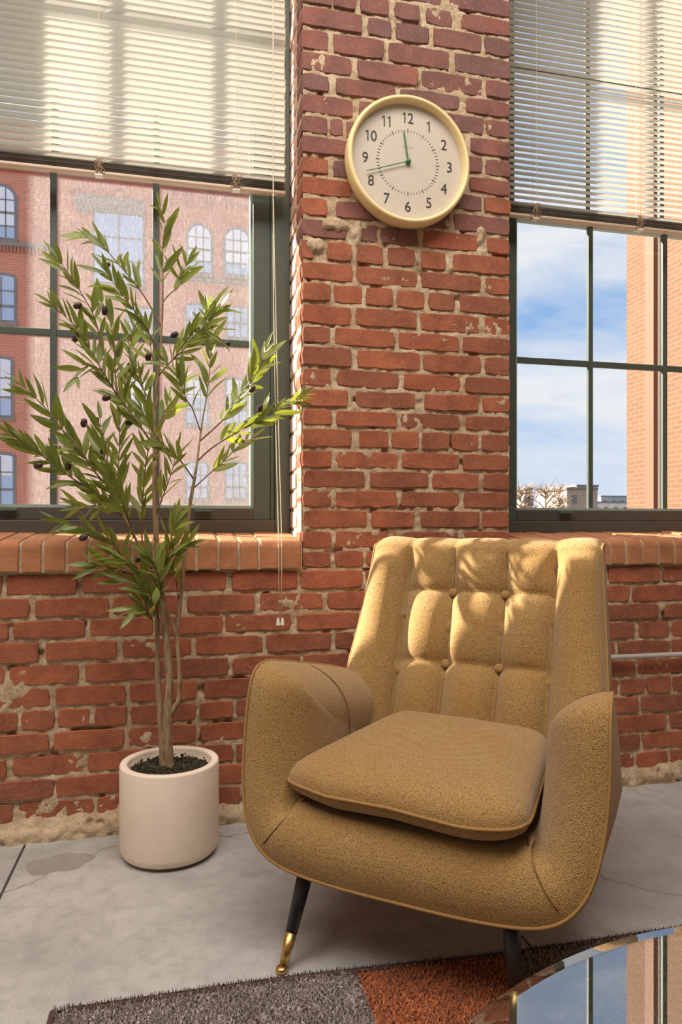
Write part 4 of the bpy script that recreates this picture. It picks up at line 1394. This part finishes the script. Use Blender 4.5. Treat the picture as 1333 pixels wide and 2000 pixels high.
# ================================================================== RUG
rx0, rx1, ry0, ry1, RT = -0.226, 1.55, -0.35, 1.372, 0.013
rug = tag(empty('area_rug', (rx0, ry0, 0)), 'shaggy patchwork rug in grey, rust and taupe squares under the armchair', 'rug')
def edge_y(x):
    return ry1 + 0.022 - 0.03 * (x - rx0) + 0.005 * math.sin(x * 7.0)
def patch(x0, x1, y0, y1, mat, dense, label, topmost):
    m = MB()
    n = 12
    bot, topv = [], []
    rnd = random.Random(int((x0 + 5) * 100 + (y0 + 5) * 10))
    P = []
    for j in range(7):
        row = []
        for i in range(n + 1):
            x = x0 + (x1 - x0) * i / n
            yt = (edge_y(x) - 0.008) if topmost else y1
            row.append((x - rx0, y0 + (yt - y0) * j / 6 - ry0, RT - 0.006))
        P.append(row)
    m.grid(P)
    m.box(x0 - rx0, x1 - rx0, y0 - ry0, min(y1, ry1 - 0.04) - ry0, 0.0005, RT - 0.007)
    step = 0.0052 if dense else 0.011
    x = x0
    while x < x1:
        y = y0
        yt = (edge_y(x) - 0.009) if topmost else y1
        while y < yt:
            a, b = x + rnd.uniform(-step, step) * 0.5, y + rnd.uniform(-step, step) * 0.5
            if x0 <= a <= x1 and b < yt:
                h = RT - 0.005 + rnd.uniform(0.004, 0.010); r = rnd.uniform(0.0016, 0.0028) * (1 if dense else 2.0)
                lx, ly = rnd.uniform(-0.005, 0.005), rnd.uniform(-0.005, 0.005)
                w = rnd.uniform(0, 2.1)
                c3 = [(a - rx0 + r * math.cos(w + q * 2.094), b - ry0 + r * math.sin(w + q * 2.094), RT - 0.007) for q in range(3)]
                c4 = [(a - rx0 + lx + 0.6 * r * math.cos(w + q * 2.094), b - ry0 + ly + 0.6 * r * math.sin(w + q * 2.094), h) for q in range(3)]
                m.add(c3 + c4, [(0, 1, 4, 3), (1, 2, 5, 4), (2, 0, 3, 5), (3, 4, 5)])
            y += step
        x += step
    o = m.build('pile_patch', mat, rug, fixn=False)
    tag(o, label, kind='stuff')
cols = [(rx0 + 0.006, 0.35, 'rug_grey', 'grey brown pile'), (0.35, 0.66, 'rug_rust', 'rust orange pile'), (0.66, 1.09, 'rug_taupe', 'taupe pile'), (1.09, rx1 - 0.006, 'rug_rust', 'rust pile')]
for i, (a, b, mt, lb) in enumerate(cols):
    patch(a, b, 1.0, ry1, M[mt], i < 3, lb, True)
alt = ['rug_taupe', 'rug_grey', 'rug_rust', 'rug_grey']
for (a, b, mt, lb), al in zip(cols, alt):
    patch(a, b, 0.35, 1.0, M[al], False, None, False)
    patch(a, b, ry0 + 0.006, 0.35, M[mt], False, None, False)
m = MB()
pts = [(x - rx0, edge_y(x) - 0.004 - ry0, RT * 0.55) for x in np.linspace(rx0 + 0.004, rx1 - 0.004, 60)]
loop = pts + [(rx1 - 0.004 - rx0, ry0 + 0.004 - ry0, RT * 0.55), (0.004, 0.004, RT * 0.55)]
m.tube(loop, RT * 0.52, 8, closed=True)
rr = random.Random(8)
for x in np.linspace(rx0 + 0.004, rx1 - 0.004, 900):       # bristly overcast edge
    y = edge_y(x) - 0.004
    a = rr.uniform(-0.5, 0.6)
    m.tube([(x - rx0, y - ry0, RT * 0.6), (x - rx0 + rr.uniform(-.002, .002), y - ry0 + 0.008 * a, RT + rr.uniform(0.003, 0.007))], [0.0012, 0.0006], 3, cap=False)
tag(m.build('binding', M['rug_edge'], rug, fixn=False), 'dark brown bound edge')

# ================================================================== GLASS TABLE
tcx, tcy, TH, TR = 0.545, 0.150, 0.46, 0.53
tab = tag(empty('glass_table', (tcx, tcy, 0)), 'round glass coffee table reflecting the sky at the lower right', 'table')
m = MB()
m.lathe([(0.0005, TH), (TR - 0.016, TH), (TR - 0.0035, TH - 0.0015), (TR, TH - 0.005), (TR - 0.001, TH - 0.011), (TR - 0.004, TH - 0.012), (0.0005, TH - 0.012)], 160)
m.build('glass_top', M['table_glass'], tab, smooth=False)
for q in range(3):
    w = R(250 + 120 * q)
    m = MB()
    m.tube([(0.05 * math.cos(w), 0.05 * math.sin(w), TH - 0.012), (0.06 * math.cos(w), 0.06 * math.sin(w), 0.25), (0.22 * math.cos(w), 0.22 * math.sin(w), 0.024)], [0.018, 0.02, 0.014], 12)
    m.build('leg', M['walnut'], tab, smooth=True)

# ================================================================== ARMCHAIR
Cx, Cz = 0.1385, 1.4265
CH = Vector((Cx * CS + Cz * SN, -Cx * SN + Cz * CS, 0))
chair = tag(empty('armchair', CH, -(R(26) + YAW)), 'mustard woven armchair with button-tufted back, loose seat cushion and tapered black legs', 'armchair')
def lerp(a, b, t): return a + (b - a) * t
# -- tub: arms and front apron, rolled inward from one piped edge
half = [  # x, y, z, run (0 arm top, 1 front, 2 bottom)
 (-.338, .430, .505), (-.350, .36, .526), (-.360, .28, .545), (-.368, .20, .562), (-.374, .13, .577), (-.378, .08, .587), (-.380, .045, .588), (-.381, .02, .577), (-.382, .003, .552),
 (-.383, -.007, .515), (-.383, -.017, .46), (-.380, -.029, .40), (-.374, -.041, .345), (-.363, -.052, .296), (-.347, -.060, .256), (-.322, -.066, .223), (-.292, -.069, .202), (-.256, -.071, .190), (-.205, -.073, .183), (-.14, -.074, .179), (-.07, -.075, .178), (0, -.075, .178)]
kind = [0, 0, 0, 0, 0, .1, .35, .7, 1, 1, 1, 1, 1, 1.05, 1.25, 1.5, 1.75, 1.95, 2, 2, 2, 2]
def resample(pts, kd, n):
    P = [Vector(p) for p in pts]
    L = [0]
    for a, b in zip(P[:-1], P[1:]): L.append(L[-1] + (b - a).length)
    out = []
    sp = smooth_path(P, 8)
    # fine polyline + kind
    fk = []
    for i in range(len(P) - 1):
        for q in range(8): fk.append(lerp(kd[i], kd[i + 1], q / 8))
    fk.append(kd[-1])
    LL = [0]
    for a, b in zip(sp[:-1], sp[1:]): LL.append(LL[-1] + (b - a).length)
    for i in range(n):
        s = LL[-1] * i / (n - 1)
        j = max(0, min(len(sp) - 2, next((q for q in range(len(LL) - 1) if LL[q + 1] >= s - 1e-9), len(LL) - 2)))
        f = (s - LL[j]) / max(1e-9, LL[j + 1] - LL[j])
        out.append((sp[j].lerp(sp[j + 1], f), lerp(fk[j], fk[j + 1], f)))
    return out
HP = resample(half, kind, 72)
FULL = HP + [(Vector((-p.x, p.y, p.z)), k_) for p, k_ in reversed(HP[:-1])]
rows = []
NQ = 12
AT, AR = 0.126, 0.112          # pad thickness and roll radius of the arms
EDGE = [(p.y, p.z) for p, kd in HP if kd < 1.95]
def edge_dist(y, z):
    best = 9
    for (a, b), (c, d) in zip(EDGE[:-1], EDGE[1:]):
        ux, uz = c - a, d - b
        t = max(0, min(1, ((y - a) * ux + (z - b) * uz) / max(1e-12, ux * ux + uz * uz)))
        best = min(best, math.hypot(y - a - ux * t, z - b - uz * t))
    return best
def pad(d, T, Rr):
    c = max(0.0, 1 - (min(d / Rr, 1)) ** (1 / 0.9))
    return T * math.sin(math.acos(c)) ** 0.92
for p, kd in FULL:
    sgn = -1 if p.x < 0 else 1
    inw = Vector((-sgn, 0, 0))
    row = []
    if kd <= 1.0:
        mm = min(1, max(0, (p.y - 0.04) / 0.40)) if kd < 0.5 else min(1, max(0, (0.58 - p.z) / 0.30))
        tgt = Vector((0, 0.125 + 0.35 * mm, 0.468 - 0.185 * mm))
        L = math.hypot(tgt.y - p.y, tgt.z - p.z)
        ts = []
        for q in range(NQ + 1):
            ts.append(min(0.94, AR * 1.12 * (1 - math.cos(R(90) * q / NQ)) ** 0.9 / L) if q else 0.0)
        for q in range(1, NQ + 1):
            ts[q] = max(ts[q], ts[q - 1] + 1e-4)
        ts += [lerp(ts[-1], 1, 0.5), 1.0]
        for t in ts:
            y, z = lerp(p.y, tgt.y, t), lerp(p.z, tgt.z, t)
            h = pad(edge_dist(y, z), AT, AR)
            bul = 0.012 * math.sin(math.pi * min(1, h / AT)) * max(0, min(1, kd))
            xo = lerp(abs(p.x), 0.381 - 0.02 * mm, t)
            row.append(Vector((sgn * (xo - h), y - bul, z)))
    else:
        f = kd - 1
        w = R(90) * f
        e1 = (inw * math.cos(w) + Vector((0, 0, 1)) * math.sin(w)); e2 = Vector((0, 1, 0))
        T, Rr = lerp(AT, 0.122, f ** 2), lerp(AR, 0.05, f)
        for q in range(NQ + 1):
            t = R(90) * q / NQ
            bulge = Vector((0, -0.012 * math.sin(math.pi * math.sin(t) ** 0.92), 0))
            row.append(p + e1 * (T * math.sin(t) ** 0.92) + e2 * (Rr * (1 - math.cos(t)) ** 0.9) + bulge)
        last = row[-1]
        t1 = Vector((sgn * 0.236, 0.475, 0.283)); t2 = Vector((last.x * 0.97, 0.20, 0.285))
        tgt = t1.lerp(t2, min(1, f * 1.5))
        row += [last.lerp(tgt, 0.5), tgt]
    rows.append(row)
m = MB(); m.grid(rows)
m.build('arms_and_apron', M['fabric'], chair, smooth=True)
# outer side panels, underside
for sgn in (-1, 1):
    m = MB()
    edge = [(p if sgn < 0 else Vector((-p.x, p.y, p.z))) for p, kd in HP if kd < 1.9]
    rear = [Vector((sgn * 0.28, 0.47, 0.192)), Vector((sgn * 0.318, 0.535, 0.36)), Vector((sgn * 0.33, 0.53, 0.52))]
    c = Vector((sgn * 0.372, 0.22, 0.36))
    ring = edge + rear
    R2 = []
    for s_ in (1.0, 0.8, 0.4, 0.02):
        R2.append([c.lerp(p, s_) + Vector((sgn * 0.012 * (1 - s_ ** 2), 0, 0)) for p in ring + [ring[0]]])
    m.grid(R2)
    m.build('side_panel', M['fabric'], chair, smooth=True)
m = MB()
bot = [p for p, kd in FULL if kd > 1.35]
m.add([(p.x, p.y + 0.004, p.z + 0.002) for p in bot] + [(p.x * 0.92, 0.47, 0.192) for p in bot], [(i, i + 1, len(bot) + i + 1, len(bot) + i) for i in range(len(bot) - 1)])
m.box(-.27, .27, 0.02, .50, .190, .285)
m.build('base', M['fabric'], chair)
# piping along the edge
m = MB(); m.tube([p + Vector((-0.001 if p.x > 0 else 0.001, -0.002, 0.0)) for p, kd in FULL], 0.0034, 8)
m.build('piping', M['piping'], chair, smooth=True)
# seams: arm joint seams and the mitres at the lower corners
def seam(pts, r=0.0013):
    m = MB(); m.tube(pts, r, 5)
    m.build('seam', M['seam'], chair, smooth=True)
for sgn in (-1, 1):
    rr_ = FULL if sgn < 0 else FULL[::-1]
    rw = rows if sgn < 0 else rows[::-1]
    pts = []
    for q in range(15):
        z = 0.558 - 0.20 * (q / 14) ** 1.6; y = 0.195 + 0.035 * (q / 14)
        mm = max(0, min(1, (0.58 - z) / 0.30))
        pts.append(Vector((sgn * (lerp(0.3705, 0.3655, q / 14) - pad(edge_dist(y, z), AT, AR) - 0.0012), y, z + 0.0008)))
    seam(pts)
    i = min(range(len(HP)), key=lambda q: abs(HP[q][1] - 1.56))
    pts = [rw[i][q] + Vector((0, -0.0008, 0.0008)) for q in range(1, NQ + 1)]
    seam(pts)

# -- backrest
def by(z): return 0.46 + 0.383 * (z - 0.539)
def bw(z): return lerp(0.338, 0.308, max(0, min(1, (z - 0.50) / 0.37)))
ZB, ZT = 0.33, 0.838
TUX, SEX = 0.200, 0.0715
ZS = [0.36, 0.539, 0.722, 0.90]
def back_disp(x, z):
    d = back_disp0(x, z)
    f = max(0, min(1, (z - 0.775) / 0.063)); f = f * f * (3 - 2 * f)
    edge = 0.028 if abs(x) < TUX else 0.030
    return lerp(d, lerp(d, edge, 0.72), f)
def back_disp0(x, z):
    ax = abs(x)
    if ax <= TUX:
        if ax < SEX: s = (x + SEX) / (2 * SEX)
        else: s = (ax - SEX) / (TUX - SEX)
        zi = 0 if z < ZS[1] else (1 if z < ZS[2] else 2)
        t = (z - ZS[zi]) / (ZS[zi + 1] - ZS[zi]); t = max(0, min(1, t))
        ss, tt = max(0, math.sin(math.pi * s)), max(0, math.sin(math.pi * t))
        d = 0.040 * (ss ** 0.62) * (0.42 + 0.58 * tt ** 0.55) - 0.004 * (1 - tt) ** 6
        for bx in (-SEX, SEX):
            for bz in ZS[1:3]:
                r2 = ((x - bx) ** 2 + (z - bz) ** 2) / 0.026 ** 2
                d -= 0.010 * math.exp(-r2)
        return d
    q = (ax - TUX) / (bw(z) - TUX)
    q = max(0, min(1, q))
    lo = max(0, min(1, (0.62 - z) / 0.2))
    return 0.052 * math.sin(math.pi * q) ** 0.6 + (0.018 + 0.02 * lo) * q ** 1.5
RN = Vector((0, -0.934, 0.357))   # outward (towards the sitter) normal of the reclined back
xsn = sorted(set([-1 + 2 * i / 96 for i in range(97)]))
P = []
NZ = 84
for j in range(NZ + 1):
    z = lerp(ZB, ZT, j / NZ)
    row = []
    W_ = bw(z)
    for s in xsn:
        # columns packed so seams fall on grid lines
        x = s * W_
        for tgt in (TUX, SEX):
            for sg in (-1, 1):
                if abs(x - sg * tgt) < 0.0032: x = sg * tgt
        d = back_disp(x, z)
        row.append(Vector((x, by(z), z)) + RN * d)
    P.append(row)
# roll over the top
for q in range(1, 9):
    w = R(105) * q / 8
    row = []
    for s in xsn:
        x = s * bw(ZT)
        for tgt in (TUX, SEX):
            for sg in (-1, 1):
                if abs(x - sg * tgt) < 0.0032: x = sg * tgt
        d = back_disp(x, ZT) * lerp(1.0, 0.25, min(1, q / 5))
        c = Vector((x, by(ZT), ZT)) - RN * 0.052
        rad = 0.052 + d
        dirv = RN * math.cos(w) + Vector((0, 0.357, 0.934)) * math.sin(w)
        crn = 0.012 * max(0, (abs(s) - 0.9) / 0.1) ** 2
        row.append(c + dirv * (rad * lerp(1, 0.62, q / 8) - crn))
    P.append(row)
# down the rear face
for z in (0.75, 0.55, 0.36, 0.20):
    row = [Vector((s * lerp(0.30, bw(z), 0.9), by(z) + 0.085 + (0.03 if z < 0.3 else 0), z)) for s in xsn]
    P.append(row)
m = MB(); m.grid(P)
# close the two sides
for s in (0, len(xsn) - 1):
    col = [r[s] for r in P]
    front = col[:NZ + 9]; rear = col[NZ + 9:]
    c = Vector((col[0].x, by(0.55) + 0.05, 0.55))
    m.add(col + [c], [(i, (i + 1) % len(col), len(col)) for i in range(len(col))])
m.build('backrest', M['fabric'], chair, smooth=True)
for sgn, s in ((-1, 0), (1, len(xsn) - 1)):
    m = MB(); m.tube([r[s] + Vector((sgn * 0.001, 0, 0)) for r in P[18:NZ + 6:2]], 0.0034, 8)
    m.build('piping', M['piping'], chair, smooth=True)
def on_back(x, z, off=0.001): return Vector((x, by(z), z)) + RN * (back_disp(x, z) + off)
for x in (-SEX, SEX):
    seam([on_back(x, z, 0.0004) for z in np.linspace(0.37, ZT, 40)], 0.0011)
for z in ZS[1:3]:
    seam([on_back(x, z - 0.0005, 0.0006) for x in np.linspace(-TUX + .004, TUX - .004, 70)], 0.0011)
for x in (-SEX, SEX):
    for z in ZS[1:3]:
        c = on_back(x, z, 0.0)
        m = MB(); m.lathe([(0.0002, 0.009), (0.006, 0.0085), (0.0105, 0.006), (0.0122, 0.002), (0.011, -0.003), (0.0002, -0.003)], 20)
        o = m.build('button', M['fabric'], chair, smooth=True, loc=c + RN * 0.011)
        o.rotation_euler = RN.to_track_quat('Z', 'Y').to_euler()

# -- seat cushion
YF, YB = -0.048, 0.435
def hwid(y): return lerp(0.272, 0.205, max(0, (y - YF) / (YB - YF)))
def outline(w):
    n = 8.5
    c, s = math.cos(w), math.sin(w)
    u = math.copysign(abs(c) ** (2 / n), c); v_ = math.copysign(abs(s) ** (2 / n), s)
    return u, v_
def cz_edge(u, v_):
    y = lerp(YF, YB, (v_ + 1) / 2)
    return 0.350 + 0.055 * (y - YF) + 0.004 * math.sin(u * 7 + 1) * (1 if v_ < -0.8 else 0.3)
def cush(u, v_, side, rr_=1.0):
    y = lerp(YF, YB, (v_ + 1) / 2)
    y -= 0.012 * (1 - u * u) * max(0, -v_)
    x = u * hwid(y)
    r = max(abs(u), abs(v_))
    prof = max(0, 1 - rr_ ** 4.5) ** 0.45
    z = cz_edge(u, v_)
    if side > 0: z += 0.062 * prof
    else: z -= 0.050 * prof
    return Vector((x, y, z))
m = MB()
NA, NRr = 112, 16
for side in (1, -1):
    G = []
    for i in range(NRr + 1):
        r = math.sin(R(90) * i / NRr)
        row = []
        for k_ in range(NA + 1):
            u, v_ = outline(2 * math.pi * k_ / NA)
            row.append(cush(u * r, v_ * r, side, r))
        G.append(row)
    m.grid(G, flip=side < 0)
cu_ = m.build('seat_cushion', M['fabric'], chair, smooth=True, loc=(-0.020, -0.006, 0))
cu_.rotation_euler = (0, 0, R(-4))
m = MB()
m.tube([cush(*outline(2 * math.pi * k_ / NA), 1) + Vector((0, -0.001, 0)) for k_ in range(NA)], 0.0036, 8, closed=True)
m.build('piping', M['piping'], cu_, smooth=True)

# -- legs
def leg(top, foot, z_foot):
    top, foot = Vector(top), Vector(foot)
    f2 = foot.copy(); f2.z = z_foot
    d = (top - f2).normalized()
    a = f2 + d * 0.010; b = f2.lerp(top, 0.34)
    m = MB(); m.tube([top + d * 0.02, b], [0.0195, 0.0122], 20)
    lg = m.build('leg', M['leg_black'], chair, smooth=True)
    m = MB(); m.tube([b + d * 0.001, a + d * 0.006], [0.0124, 0.0092], 20)
    m.lathe([(0.0003, 0.013), (0.0085, 0.013), (0.0115, 0.010), (0.0125, 0.006), (0.0105, 0.002), (0.0095, 0.0), (0.0003, 0.0)], 20, (f2.x, f2.y, f2.z))
    m.build('brass_tip', M['brass'], lg, smooth=True)
leg((-.221, -.020, .192), (-.233, -.112, 0), 0.0)
leg((.207, -.018, .192), (.238, -.110, 0), RT + 0.002)
leg((-.21, .40, .192), (-.255, .47, 0), 0.0)
leg((.21, .40, .192), (.259, .471, 0), 0.0)
